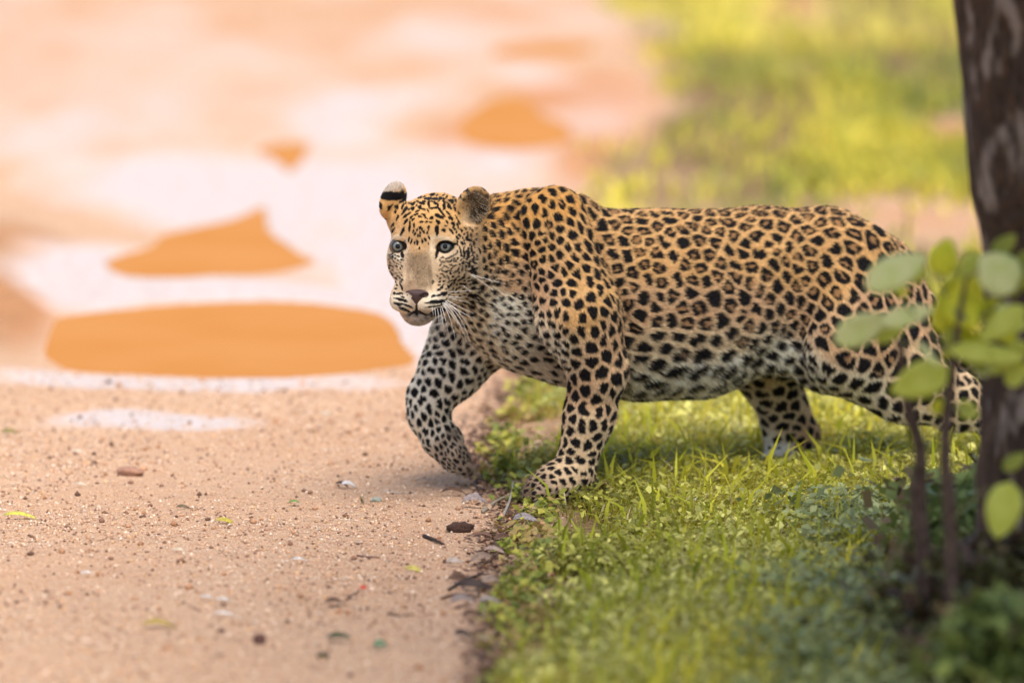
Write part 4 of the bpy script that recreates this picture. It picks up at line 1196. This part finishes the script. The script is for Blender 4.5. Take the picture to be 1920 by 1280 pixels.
# Lloyd relaxation: move each centre to the mean of the skin it owns
from mathutils.kdtree import KDTree
smp = pool[::6]
kv = KDTree(len(smp))
for j, i in enumerate(smp): kv.insert(V[i], j)
kv.balance()
for it in range(3):
    kd = KDTree(len(centres))
    for j, i in enumerate(centres): kd.insert(V[i], j)
    kd.balance()
    own = np.array([kd.find(V[i])[1] for i in smp])
    wt = 1 / sp[smp] ** 2
    cnt = np.bincount(own, wt, minlength=len(centres))
    mean = np.stack([np.bincount(own, V[smp, k] * wt, len(centres)) for k in range(3)], 1) / np.maximum(cnt, 1e-9)[:, None]
    centres = np.array([smp[kv.find(m)[1]] if c > 0 else i for m, c, i in zip(mean, cnt, centres)])
centres = np.unique(centres)
kd = KDTree(len(centres))
for j, i in enumerate(centres): kd.insert(V[i], j)
kd.balance()
cen = V[centres]
def cells(pts, pr, dr):
    """which spot owns each point, and how far inside its cell it lies (0 at the border)"""
    K = 5
    cid = np.array([[q[1] for q in kd.find_n(p_, K)] for p_ in pts])
    q = pts[:, None, :] - cen[cid]
    st = np.sqrt(pr[:, 2])[:, None]
    al = (q * dr[:, None, :]).sum(2)
    d2 = (q * q).sum(2)
    dd = np.sqrt(np.maximum(d2 - al * al, 0) * st * st + al * al / (st * st))
    o = dd.argsort(1)
    r_ = np.arange(len(pts))
    own = cid[r_, o[:, 0]]
    s_ = pr[:, 0] * PX * .91
    m = (dd[r_, o[:, 1]] - dd[r_, o[:, 0]]) / s_
    m = np.clip((m - .14 - .10 * (vnoise(pts * 220) - .5)) / .10, 0, 1)
    return own, m * m * (3 - 2 * m)
print('spots', len(centres))

# every blob: centre, axis 1, axis 2, semi-axes, phase, darkness, depth limit, kind
BL = []
CUR = -1
def blob(p, d1, d2, a, b, dark=1.0, lim=None, col=None, soft=.16, rough=.22):
    BL.append((np.asarray(p, float), d1, d2, a, b, rng.random() * 50, dark, lim or max(a, b) * 2.2, col, soft, rough, CUR))
RC = (.34, .165, .065)
for CUR, i in enumerate(centres):
    p = V[i]; n = Nn[i]
    s_, share, st, ros, fl = prm[i]
    d1 = vdir[i] - n * (vdir[i] @ n); d1 /= np.linalg.norm(d1) + 1e-9
    an = rng.normal(0, .35)
    d1 = d1 * math.cos(an) + np.cross(n, d1) * math.sin(an)
    d2 = np.cross(n, d1)
    r = sp[i] * .5 * share * rng.uniform(.84, 1.14) * 1.58
    e = math.sqrt(1 + (st - 1) * rng.uniform(.5, 1.2))
    if rng.random() < ros * .95:
        R0 = r * 1.2
        blob(p, d1, d2, R0 * .7 * e, R0 * .7 / e, .7, col=RC, soft=.5, rough=.15)
        k = int(rng.integers(4, 7)); ph = rng.random() * 6.28; gap = rng.uniform(0.0, 1.5)
        for j in range(k):
            t = ph + (6.283 - gap) * (j + .5 * (gap > .4)) / k
            c_ = p + d1 * math.cos(t) * R0 * .68 * e + d2 * math.sin(t) * R0 * .68 / e
            tt = d1 * -math.sin(t) + d2 * math.cos(t)
            L_ = R0 * rng.uniform(.42, .68)
            blob(c_, tt, np.cross(n, tt), L_, R0 * rng.uniform(.38, .54), 1.0, lim=R0 * 1.5)
    else:
        if rng.random() < .3 and r > .009:
            c_ = p + d1 * r * .55
            blob(c_, d1, d2, r * .62 * e, r * .62, 1.0)
            blob(p - d1 * r * .5 + d2 * r * rng.normal(0, .3), d1, d2, r * .66, r * .66 , 1.0)
        else:
            blob(p, d1, d2, r * e, r / e)
CUR = -1
# dark line of the spine, small broken marks
for u in range(1105, 1640, 13):
    y = yb(u)
    d = P(u, 300, y)
    loc, nrm, ii, t = bvh.ray_cast(Vector(d), Vector((0, 0, -1)))
    if loc is None: continue
    blob(np.array(loc) + LAT * rng.normal(0, .006), bd, LAT, .0075 * rng.uniform(.6, 1.3), .0035, .9)

# face markings: x, y (in quarter pixels from 680,320), semi-axes, angle, darkness
FMARK = '''375 215 30 14 -20;440 245 25 9 10;430 208 18 8 0;490 212 24 9 0;545 215 25 9 -5;595 212 22 8 10;520 185 20 8 -5;575 170 24 8 -5;635 172 22 8 5;690 180 22 10 15;660 230 22 10 20
375 250 18 10 -10;375 285 14 11 0;428 275 13 12 0;315 300 28 11 -55;330 335 28 9 -35;325 382 20 9 -50;262 355 18 9 -65;228 410 16 8 -65;255 275 13 16 0;300 270 20 8 -60;310 222 24 12 -45;245 310 14 7 -70
545 245 18 8 20;540 280 22 8 -20;562 265 7 14 0;495 250 9 22 0;590 310 34 8 50;610 265 24 9 80;570 342 28 12 35;565 385 20 10 40;517 355 13 11 0;650 275 22 10 50;660 358 18 11 50;678 400 16 10 60;700 350 12 6 60;720 385 18 7 60
632 385 13 7 70;608 448 15 10 20;665 455 20 8 50;685 435 18 7 50;710 408 13 7 55;740 450 14 7 55;770 437 12 5 50;785 515 17 12 60;810 487 14 7 65;745 545 16 8 65;765 548 10 6 70;710 505 14 9 40;725 487 14 8 45;557 445 30 14 95
300 455 28 9 110;353 420 32 8 95;385 410 14 7 90;365 350 16 7 -60;378 368 14 6 -40;400 330 18 6 -30;430 345 16 6 10;455 330 14 6 20;470 350 16 6 40;440 385 16 6 0;480 385 12 6 0;510 388 10 6 0;430 430 12 7 90;445 440 10 6 90
408 445 12 6 100;380 455 12 6 100;392 475 12 7 100;430 465 10 6 90;460 460 12 6 80;485 468 10 6 80;494 430 16 8 95;415 490 10 6 90;430 490 9 6 90;347 515 18 6 105;366 532 15 7 110;390 542 10 6 100;410 540 16 8 90;447 530 14 8 80
470 518 12 9 60;498 505 14 6 60;425 582 9 5 90;493 548 8 5 90;232 450 20 7 -65;200 460 14 6 100;190 500 12 5 100;455 290 16 7 20;490 300 13 6 60;410 305 16 7 -20;600 345 10 6 40;640 320 18 7 50;620 415 10 6 30
350 250 10 8 0;340 205 16 7 -30;460 232 14 6 0;610 235 14 8 20;690 290 16 8 60;700 235 18 8 50;720 320 14 7 60;640 250 12 6 40
205 640 16 6 70 .7;225 665 18 6 60 .7;245 690 14 5 45 .7;210 690 10 5 60 .7;230 720 14 5 40 .7;265 700 12 5 30 .7;200 665 9 5 70 .7;285 690 10 5 20 .6;230 745 12 5 30 .7;260 740 10 4 20 .6;250 770 12 5 20 .6;280 765 9 5 10 .6
735 610 20 6 85;760 620 22 9 80;790 620 24 13 75;815 590 26 8 80;825 665 22 9 90;830 545 18 6 75;780 655 18 7 95;750 690 14 7 100;797 700 26 8 105;770 720 15 7 110;745 740 16 6 110;715 740 16 6 120;690 630 22 6 -35 .8;650 650 24 6 -25 .8
600 685 16 9 0 .75;640 680 20 6 10 .8;690 680 16 6 20 .8;710 660 14 6 -40;665 710 20 6 20 .8;625 720 20 6 30 .8;600 750 18 6 40 .8;650 750 16 6 10 .8;690 760 14 6 -30 .8;610 790 20 6 50 .8;640 800 18 6 60 .8;690 820 18 6 -50;660 855 16 6 -60
640 870 14 6 70;750 800 20 9 -40;720 820 12 6 -50;820 740 18 14 0;840 770 20 10 30;830 835 20 14 10;815 880 18 12 0;755 850 16 9 0;800 930 18 12 0;890 880 18 14 0;575 745 8 5 0 .7;560 790 10 5 60 .7;525 835 8 12 0;870 600 18 7 80;850 640 16 6 80
610 922 24 12 -5;570 935 16 7 -10;530 940 16 8 -15;570 893 11 8 0;592 875 11 10 0;545 985 62 10 -3;600 985 30 15 5;535 1016 52 5 -10;560 1048 46 14 -12;600 1050 30 22 -5;290 968 45 9 12;265 925 16 7 10;238 920 8 9 0;250 885 8 8 0
290 920 14 6 20;300 948 14 5 20;300 1000 45 6 15;262 1000 24 9 20;315 1040 38 9 25;355 1020 24 5 20;395 1085 18 8 -10 .5;470 1100 16 7 20 .5;350 1078 14 9 40 .6;440 1120 14 6 0 .4;405 1035 40 6 90;378 1062 30 6 -35;440 1062 34 6 30;285 835 9 14 0 .8;296 880 7 16 -10'''
FL = []
for line in FMARK.replace('\n', ';').split(';'):
    w = [float(x) for x in line.split()]
    FL.append(w if len(w) > 5 else w + [1.0])
def face_blob(x, y, a, b, ang, dark, col=None, soft=.25, rough=.2, lim=None, grow=1.0):
    h = hit(680 + x / 4, 320 + y / 4)
    if h is None: return
    t = radians(ang)
    d1 = DX * math.cos(t) + DZ * math.sin(t); d2 = -DX * math.sin(t) + DZ * math.cos(t)
    blob(h[0], d1, d2, a / 4 * PX * grow, b / 4 * PX * grow, dark, lim=lim or max(a, b) / 4 * PX * 2.6 + .004, col=col, soft=soft, rough=rough)
# soft colour fields of the face first
def fpatch(x, y, a, b, ang, col, dark=.85):
    face_blob(x, y, a, b, ang, dark, col=col, soft=.75, rough=.1, lim=.2)
FB0 = len(BL)
fpatch(600, 508, 80, 20, 8, (.72, .58, .40), .75); fpatch(640, 630, 100, 38, -15, (.66, .50, .34)); fpatch(250, 504, 54, 17, -12, (.72, .58, .40), .75); fpatch(245, 640, 60, 26, 25, CREAM)
fpatch(520, 560, 22, 70, 5, CREAM, .5); fpatch(330, 570, 18, 70, 0, CREAM, .45)
fpatch(425, 690, 90, 150, 3, (.27, .18, .10), .72); fpatch(425, 560, 60, 90, 0, (.42, .27, .13), .5); fpatch(415, 700, 60, 95, 0, (.19, .12, .065), .55); fpatch(410, 850, 80, 60, 0, (.32, .215, .125), .7); fpatch(400, 885, 90, 22, 0, (.62, .44, .29), .7)
fpatch(640, 770, 90, 100, -20, (.55, .38, .22), .5); fpatch(420, 520, 80, 90, 0, (.68, .42, .19), .6)
fpatch(520, 985, 120, 70, -5, CREAM, .9); fpatch(300, 985, 90, 70, 15, CREAM, .9); fpatch(430, 1110, 110, 60, 0, (.50, .42, .34), .9)
fpatch(800, 360, 60, 70, 0, PALE, .8); fpatch(820, 560, 40, 160, 5, BUFF, .4)
# dark rims of the eyes
EYES = [(262, 569), (621, 569)]
DARK = (.020, .014, .011)
face_blob(262, 569, 56, 46, 8, 1, soft=.12, rough=.05, lim=.05); face_blob(621, 571, 64, 50, -10, 1, soft=.12, rough=.05, lim=.05)
face_blob(300, 632, 28, 11, 75, 1); face_blob(556, 622, 42, 12, 105, 1); face_blob(680, 552, 30, 9, -14, 1); face_blob(300, 460, 34, 8, 115, .6)
for w in FL: face_blob(*w, grow=1.28)
# fine marks that fill the cheeks and the brow between the larger ones
fx = [(w[0], w[1]) for w in FL]
for _ in range(60):
    face_blob(rng.normal(420, 45), rng.uniform(590, 860), rng.uniform(4, 7), rng.uniform(3, 4.5), rng.uniform(60, 120), .45)
for (x0, x1, y0, y1, sp_, an_) in ((570, 850, 650, 890, 21, -35), (190, 300, 625, 860, 19, 35), (700, 850, 430, 700, 22, 75), (300, 700, 170, 300, 25, -40), (600, 880, 880, 1000, 26, 10)):
    for _ in range(900):
        x_0, y_0 = rng.uniform(x0, x1), rng.uniform(y0, y1)
        if min((x_0 - a_) ** 2 + ((y_0 - b_) * 1.1) ** 2 for a_, b_ in fx) < sp_ * sp_ * 1.25: continue
        if (x_0 - 621) ** 2 / 90 ** 2 + (y_0 - 570) ** 2 / 70 ** 2 < 1 or (x_0 - 800) ** 2 + (y_0 - 330) ** 2 < 80 ** 2: continue
        fx.append((x_0, y_0)); face_blob(x_0, y_0, rng.uniform(10, 15), rng.uniform(6, 8.5), an_ + rng.normal(0, 20), rng.uniform(.9, 1))
# darker sides of the nose, corners of the mouth
fpatch(345, 760, 16, 90, 4, (.30, .20, .12), .5); fpatch(505, 790, 18, 90, -6, (.26, .17, .10), .6)
face_blob(405, 1050, 12, 50, 0, .9, soft=.5); face_blob(440, 1070, 60, 8, 8, .8, soft=.5); face_blob(370, 1072, 46, 8, -22, .8, soft=.5)
face_blob(560, 1070, 60, 14, -14, .9, soft=.4)
# ears
e = ears[-1]
fpatch(200, 110, 120, 66, -20, (.55, .45, .36), 1.0)
face_blob(220, 192, 100, 36, 0, 1, soft=.1, rough=.06, lim=.06)
face_blob(220, 192, 80, 34, 10, 1, soft=.1, rough=.06, lim=.06)
face_blob(150, 110, 34, 22, -60, .9, col=(.12, .08, .06), soft=.5, lim=.06)
fpatch(865, 250, 90, 110, 10, (.15, .095, .055), .95)
face_blob(868, 330, 56, 80, 20, .9, col=(.035, .022, .015), soft=.6, lim=.06)
face_blob(960, 320, 30, 40, 0, .8)
# muddy foot of the lifted leg, dark pad
face_blob((893 - 680) * 4, (884 - 320) * 4, 60, 26, 70, .9, soft=.4, lim=.04)
for (u, v, a, b, an) in ((884, 886, 14, 10, 50), (848, 812, 12, 10, 40)):
    face_blob((u - 680) * 4, (v - 320) * 4, a * 4, b * 4, an, .55, col=(.10, .065, .045), soft=.7, lim=.08)
print('blobs', len(BL))

def coat_color(pts, base, order=None):
    pr_, _, dr_ = coat_params(pts)
    own, marg = cells(pts, pr_, dr_)
    col = base.copy()
    ix = np.argsort(pts[:, 0]); xs = pts[ix, 0]
    for (p, d1, d2, a, b, ph, dark, lim, c2, soft, rough, cid) in BL:
        m = max(a, b) * 1.5
        L = min(lim, 1)
        i0, i1 = np.searchsorted(xs, (p[0] - max(m, L), p[0] + max(m, L)))
        if i0 >= i1: continue
        sel = ix[i0:i1]
        q = pts[sel] - p
        al = q @ d1 / a; be = q @ d2 / b
        r2 = al * al + be * be
        ok = (r2 < 2.6) & ((q * q).sum(1) < L * L)
        if not ok.any(): continue
        sel = sel[ok]; al = al[ok]; be = be[ok]; r = np.sqrt(r2[ok])
        th = np.arctan2(be, al)
        edge = 1 + rough * (np.sin(2 * th + ph) * .5 + np.sin(3 * th + ph * 1.7) * .5 + np.sin(5 * th + ph * 2.3) * .3)
        w = np.clip((edge * (1 + soft * .5) - r) / (soft + 1e-6), 0, 1)
        w = w * w * (3 - 2 * w) * dark
        if cid >= 0: w = w * (own[sel] == cid) * marg[sel]
        cc = np.array(DARKC if c2 is None else c2)
        col[sel] = col[sel] * (1 - w[:, None]) + cc * w[:, None]
    return col
DARKC = (.009, .007, .008)
# base colours: cream under the belly and on the inside of the legs
def base_at(pts, n, hc):
    prm_, col, _ = coat_params(pts)
    col = col.copy()
    dn = np.clip(-n[:, 2] * 1.6 - .25, 0, 1)[:, None] * .7
    dn[hc[:, 1] > -60] = 0
    col = col * (1 - dn) + np.array(CREAM) * dn
    inh = np.clip((hc[:, 1] + 120) / 40, 0, 1) * (hc[:, 2] > -165)
    up = np.clip((hc[:, 2] + 20) / 70, 0, 1)[:, None]
    hcol = np.array((.70, .52, .33)) * (1 - up) + np.array((.74, .44, .17)) * up
    col = col * (1 - inh[:, None]) + hcol * inh[:, None]
    # grain: patchy brightness of the coat
    g = fbm(pts * 28, 3)
    col *= (1 + .25 * g)[:, None]
    return np.clip(col, 0, 1), prm_

bcol, _ = base_at(V, Nn, hl)
bcol = coat_color(V, bcol)
color_attr(body_me, 'coat', bcol * .8)
skin_m = simple_mat('leopard_skin', (.5, .4, .3), rough=.8, spec=.1, attr='coat')
body_me.materials.append(skin_m)
leo = link('leopard', None)
leo.location = (float(C(1300, 560)[0]), float(C(1300, 560)[1]), 0)
tag(leo, 'spotted leopard stepping out of the grass with one forepaw lifted', 'leopard')
bpy.context.view_layer.update()
INV = leo.matrix_world.inverted()
def child(name, data, parent=None):
    o = link(name, data, parent or leo)
    o.matrix_parent_inverse = INV if parent is None else parent.matrix_world.inverted()
    return o
body = child('body', body_me)

# strands
Tri = np.vstack([Q[:, [0, 1, 2]], Q[:, [0, 2, 3]]])
A = V[Tri[:, 0]]; B_ = V[Tri[:, 1]]; C_ = V[Tri[:, 2]]
area = .5 * np.linalg.norm(np.cross(B_ - A, C_ - A), axis=1)
th = hl[Tri[:, 0]]
headt = (th[:, 1] > -115) & (th[:, 2] > -160) & (np.abs(th[:, 0]) < 120)
wgt = area * np.where(headt, 2.6, 1.0)
NS = 430000
ti = rng.choice(len(Tri), NS, p=wgt / wgt.sum())
r1 = np.sqrt(rng.random(NS)); r2 = rng.random(NS)
w = np.stack([1 - r1, r1 * (1 - r2), r1 * r2], 1)
T = Tri[ti]
p = (V[T] * w[:, :, None]).sum(1)
n = (Nn[T] * w[:, :, None]).sum(1); n /= np.linalg.norm(n, axis=1)[:, None]
vf = flow_at(V); vf -= Nn * (vf * Nn).sum(1)[:, None]; vf /= np.linalg.norm(vf, axis=1)[:, None] + 1e-9
fl = (vf[T] * w[:, :, None]).sum(1)
hc = (p - HO) @ HM.T * 1000
eyeL = np.linalg.norm(hc - np.array([43.5, 6, 0]), axis=1); eyeR = np.linalg.norm(hc - np.array([-43.5, 6, 0]), axis=1)
nose_d = np.linalg.norm((hc - np.array([0, 82, -88])) / np.array([1.5, 1.3, 1]), axis=1)
keep = (eyeL > 19) & (eyeR > 19) & (nose_d > 12)
p, n, fl, hc = p[keep], n[keep], fl[keep], hc[keep]
base, prm_s = base_at(p, n, hc)
colr = coat_color(p, base)
NS = len(p)
ln = prm_s[:, 4] / 1000
# head: short on the nose and brow, long on the cheek
infc = (hc[:, 1] > -115) & (hc[:, 2] > -160) & (np.abs(hc[:, 0]) < 115)
fl_len = 2.1 + 2.6 * np.clip((-hc[:, 1] - 20) / 60, 0, 1) + 1.6 * np.clip((np.abs(hc[:, 0]) - 55) / 20, 0, 1) * (hc[:, 2] < -20)
fl_len += 3 * (hc[:, 2] < -118)
ln = np.where(infc, fl_len / 1000, ln)
ln = ln * rng.uniform(.6, 1.25, NS)
# belly hair hangs
bel = np.clip(-n[:, 2] - .1, 0, 1) * (prm_s[:, 4] > 11)
fln = fl + np.stack([0 * bel, 0 * bel, -bel * 1.5], 1)
rnd = rng.normal(0, 1, (NS, 3))
lift = np.where(infc, .42, .36) + .12 * rng.random(NS) + .5 * (rng.random(NS) < .05)
cl = np.stack([fbm(p * 60 + o, 2) for o in (0, 31, 67)], 1)       # strands lean together in small tufts
dirn = fln + rnd * .13 + cl * .8
dirn -= n * (dirn * n).sum(1)[:, None]
dirn /= np.linalg.norm(dirn, axis=1)[:, None] + 1e-9
d0 = dirn + n * (lift * 1.7)[:, None]; d0 /= np.linalg.norm(d0, axis=1)[:, None]
d1_ = dirn + n * (lift * .55)[:, None] + np.array([0, 0, -.12]); d1_ /= np.linalg.norm(d1_, axis=1)[:, None]
Pn = np.empty((NS, 3, 3))
Pn[:, 0] = p - n * .0006
Pn[:, 1] = p + d0 * (ln * .45)[:, None]
Pn[:, 2] = Pn[:, 1] + d1_ * (ln * .6)[:, None]
cur = bpy.data.hair_curves.new('fur')
cur.add_curves([3] * NS)
cur.attributes['position'].data.foreach_set('vector', Pn.astype(np.float32).ravel()) if 'position' in cur.attributes else cur.points.foreach_set('position', Pn.astype(np.float32).ravel())
ra = cur.attributes.get('radius') or cur.attributes.new('radius', 'FLOAT', 'POINT')
rad = np.where(infc, .00022, .00030)
rad = rad * (1 + .5 * (prm_s[:, 4] > 11) * 0)
ra.data.foreach_set('value', np.stack([rad, rad * .85, rad * .2], 1).astype(np.float32).ravel())
# long pale hairs inside the near ear
ec = np.array(ears[1]['c']); ein = (np.abs((hc - ec) @ ears[1]['n']) < 26) & (np.linalg.norm(hc - ec, axis=1) < 32) & ((n @ HM.T) @ ears[1]['n'] > .2)
tuft = ein & (rng.random(NS) < .2)
colr[tuft] = (.62, .52, .38)
Ltf = rng.uniform(.007, .016, NS)
up_ = hdir(-.2, .8, .6); up_ /= np.linalg.norm(up_)
for k_, f_ in ((1, .5), (2, 1.0)):
    Pn[tuft, k_] = p[tuft] + (up_ + rnd[tuft] * .22 + n[tuft] * .15) * (Ltf[tuft] * f_)[:, None]
cur.attributes['position'].data.foreach_set('vector', Pn.astype(np.float32).ravel())
var = (rng.uniform(.55, 1.32, NS) * (1 + 1.1 * fbm(p * 260, 2)) * (1 + .35 * fbm(p * 90, 2)))[:, None]
colr = np.clip(colr * var, 0, .9)
ca = cur.attributes.new('coat', 'FLOAT_COLOR', 'POINT')
cc = np.repeat(np.hstack([colr, np.ones((NS, 1))])[:, None, :], 3, axis=1)
ca.data.foreach_set('color', cc.astype(np.float32).ravel())
fm = simple_mat('leopard_fur', (.5, .4, .3), rough=.55, spec=.25, attr='coat')
cur.materials.append(fm)
fur = child('fur', cur)
tag(fur, kind='stuff')
scene.cycles_curves.shape = 'RIBBONS' if hasattr(scene, 'cycles_curves') else 'RIBBONS'

# ------------------------------------------------------------------ eyes, nose, whiskers
def grid_sphere(r, nu=32, nv=20, cap=None):
    """sphere about +y; cap = polar angle where it stops"""
    cap = cap or math.pi
    Vv = [(0, r, 0)]; Ff = []
    for j in range(1, nv + 1):
        t = cap * j / nv
        for i in range(nu):
            a = 2 * math.pi * i / nu
            Vv.append((r * math.sin(t) * math.cos(a), r * math.cos(t), r * math.sin(t) * math.sin(a)))
    for i in range(nu):
        Ff.append((0, 1 + i, 1 + (i + 1) % nu))
    for j in range(nv - 1):
        for i in range(nu):
            a = 1 + j * nu + i; b = 1 + j * nu + (i + 1) % nu
            Ff.append((a, a + nu, b + nu)); Ff.append((a, b + nu, b))
    return np.array(Vv), np.array(Ff)

def radial_mat(name, stops, freq=40, rough=.05, coat=1.0):
    """iris: colour by distance from the axis, with fine radial streaks"""
    m = bpy.data.materials.new(name); N, L = nodes_of(m); b = N['Principled BSDF']
    tc = N.new('ShaderNodeTexCoord'); sx = N.new('ShaderNodeSeparateXYZ'); L.new(tc.outputs['Object'], sx.inputs[0])
    at = N.new('ShaderNodeMath'); at.operation = 'ARCTAN2'; L.new(sx.outputs[0], at.inputs[0]); L.new(sx.outputs[2], at.inputs[1])
    cb = N.new('ShaderNodeCombineXYZ'); cb.inputs[1].default_value = 0
    L.new(sx.outputs[0], cb.inputs[0]); L.new(sx.outputs[2], cb.inputs[2])
    le = N.new('ShaderNodeVectorMath'); le.operation = 'LENGTH'; L.new(cb.outputs[0], le.inputs[0])
    cr = N.new('ShaderNodeValToRGB')
    mr = N.new('ShaderNodeMapRange'); mr.inputs[1].default_value = 0; mr.inputs[2].default_value = .012
    L.new(le.outputs['Value'], mr.inputs[0]); L.new(mr.outputs[0], cr.inputs[0])
    e = cr.color_ramp.elements
    e[0].position = stops[0][0]; e[0].color = (*stops[0][1], 1)
    e[1].position = stops[-1][0]; e[1].color = (*stops[-1][1], 1)
    for ps, cl_ in stops[1:-1]:
        k = e.new(ps); k.color = (*cl_, 1)
    nz = N.new('ShaderNodeTexNoise'); nz.inputs['Scale'].default_value = 6
    cv = N.new('ShaderNodeCombineXYZ'); L.new(at.outputs[0], cv.inputs[0]); L.new(cv.outputs[0], nz.inputs['Vector'])
    mx = N.new('ShaderNodeMix'); mx.data_type = 'RGBA'; mx.blend_type = 'MULTIPLY'; mx.inputs[0].default_value = .5
    L.new(cr.outputs[0], mx.inputs[6]); L.new(nz.outputs[0], mx.inputs[7])
    L.new(mx.outputs[2], b.inputs['Base Color'])
    b.inputs['Roughness'].default_value = rough
    b.inputs['Coat Weight'].default_value = coat; b.inputs['Coat Roughness'].default_value = .02
    return m
ball_m = simple_mat('eye_white', (.10, .075, .06), rough=.2, spec=.4)
iris_m = radial_mat('iris', [(0, (.12, .13, .11)), (.35, (.25, .265, .225)), (.62, (.19, .20, .175)), (.80, (.05, .055, .05)), (1.0, (.01, .01, .01))], coat=.15, rough=.22)
pup_m = simple_mat('pupil', (.002, .002, .003), rough=.10, spec=.25)
for s, (ex, ey) in ((-1, EYES[0]), (1, EYES[1])):
    # where the photograph's line of sight meets the eye socket
    ctr = H(s * 43.0, -14.5, 0)
    uu, vv = 680 + ex / 4, 320 + ey / 4
    ctr = P(uu, vv, ctr[1]) + np.array([.001 if s < 0 else 0, .0025 if s < 0 else .001, 0])
    look = CAM + np.array([-.9, 0, .1]) - ctr; look /= np.linalg.norm(look)
    q = Vector(look).to_track_quat('Y', 'Z')
    Vb, Fb = grid_sphere(.0172)
    eb = link('eye', mesh_np('eyeball', Vb, Fb, ball_m), leo)
    eb.matrix_parent_inverse = Matrix.Identity(4)
    eb.matrix_local = INV @ (Matrix.Translation(Vector(ctr)) @ q.to_matrix().to_4x4())
    Vi, Fi = grid_sphere(.0175, cap=radians(44), nv=10)
    link('iris', mesh_np('iris', Vi, Fi, iris_m), eb)
    Vp, Fp = grid_sphere(.0177, cap=radians(16), nv=5)
    link('pupil', mesh_np('pupil', Vp, Fp, pup_m), eb)

# nose leather with its nostrils
nh = hit(781, 554)[0]
def N3(x, y, z): return nh + (rt * x + fw * y + upv * z) / 1000.0
lo = nh - .045; hi = nh + .045
F = Field(np.arange(lo[0], hi[0], .0011), np.arange(lo[1], hi[1], .0011), np.arange(lo[2], hi[2], .0011))
for s in (-1, 1):
    F.ell(N3(s * 11, -3, 4), np.array([13, 8, 6.5]) / 1000, ry(s * radians(8)) @ HM, .004)
F.ell(N3(0, -1, 0), np.array([14, 8, 11]) / 1000, HM, .005)
F.ell(N3(0, -1, -9), np.array([6, 6, 8]) / 1000, HM, .004)
for s in (-1, 1):
    F.ell(N3(s * 13, 5, 0), np.array([6, 6, 3.4]) / 1000, ry(s * radians(-30)) @ HM, .003, sub=True)
    F.ell(N3(s * 20, 2, 3), np.array([6, 6, 2.2]) / 1000, ry(s * radians(20)) @ HM, .002, sub=True)
F.cone(N3(0, 9, 2), N3(0, 8, -16), .0012, .0014, .002, sub=True)
Vn, Qn = F.surface()
nose_m = simple_mat('nose_leather', (.085, .042, .036), rough=.42, spec=.4, noise=(900, (.035, .02, .02)), bump=.35)
child('nose', mesh_np('nose', Vn, Qn, nose_m))

# whiskers: three points each, quarter pixels from 680,320
WH = '''640 912 740 903 838 898;800 775 930 812 1070 848;806 785 880 822 985 905;640 955 710 968 795 992;625 970 725 1020 835 1072;600 985 700 1100 782 1285;595 990 655 1110 702 1305;588 1010 622 1120 655 1290
608 998 690 1110 775 1200;606 988 722 1092 806 1285;622 985 720 1062 800 1175;520 1020 526 1055 530 1092;540 1025 545 1070 546 1112;560 1030 568 1085 572 1152;288 988 270 1010 248 1036;302 1008 292 1024 280 1042;314 1030 306 1044 292 1062;742 855 770 872 812 905
580 1020 600 1130 612 1230;615 975 740 1060 850 1110;632 940 700 948 760 950'''
wm = simple_mat('whisker', (.85, .82, .76), rough=.35, spec=.5)
for i, w in enumerate(WH.replace('\n', ';').split(';')):
    x0, y0, x1, y1, x2, y2 = [float(q) for q in w.split()]
    h = hit(680 + x0 / 4, 320 + y0 / 4)
    if h is None: continue
    p0 = h[0]
    ln_ = math.hypot(x2 - x0, y2 - y0) / 4 * PX
    p1 = P(680 + x1 / 4, 320 + y1 / 4, p0[1] - .12 * ln_ - .006); p2 = P(680 + x2 / 4, 320 + y2 / 4, p0[1] - .05 * ln_ - .006)
    pts = []
    for k in range(7):
        t = k / 6
        c1 = 2 * p1 - .5 * (p0 + p2)
        pts.append((1 - t) ** 2 * p0 + 2 * t * (1 - t) * c1 + t * t * p2)
    pts = np.array(pts)
    Vw = []; Fw = []
    for k, q_ in enumerate(pts):
        rr_ = .00062 * (1 - .75 * k / 6)
        for a in range(4):
            Vw.append(q_ + rr_ * (math.cos(a * 1.5708) * np.array([1, 0, 0]) * .7 + math.cos(a * 1.5708) * np.array([0, 0, .7]) + math.sin(a * 1.5708) * np.array([0, 1, 0])))
    for k in range(6):
        for a in range(4):
            Fw.append((k * 4 + a, k * 4 + (a + 1) % 4, k * 4 + 4 + (a + 1) % 4, k * 4 + 4 + a))
    child('whisker', mesh_np('whisker', np.array(Vw), np.array(Fw), wm))
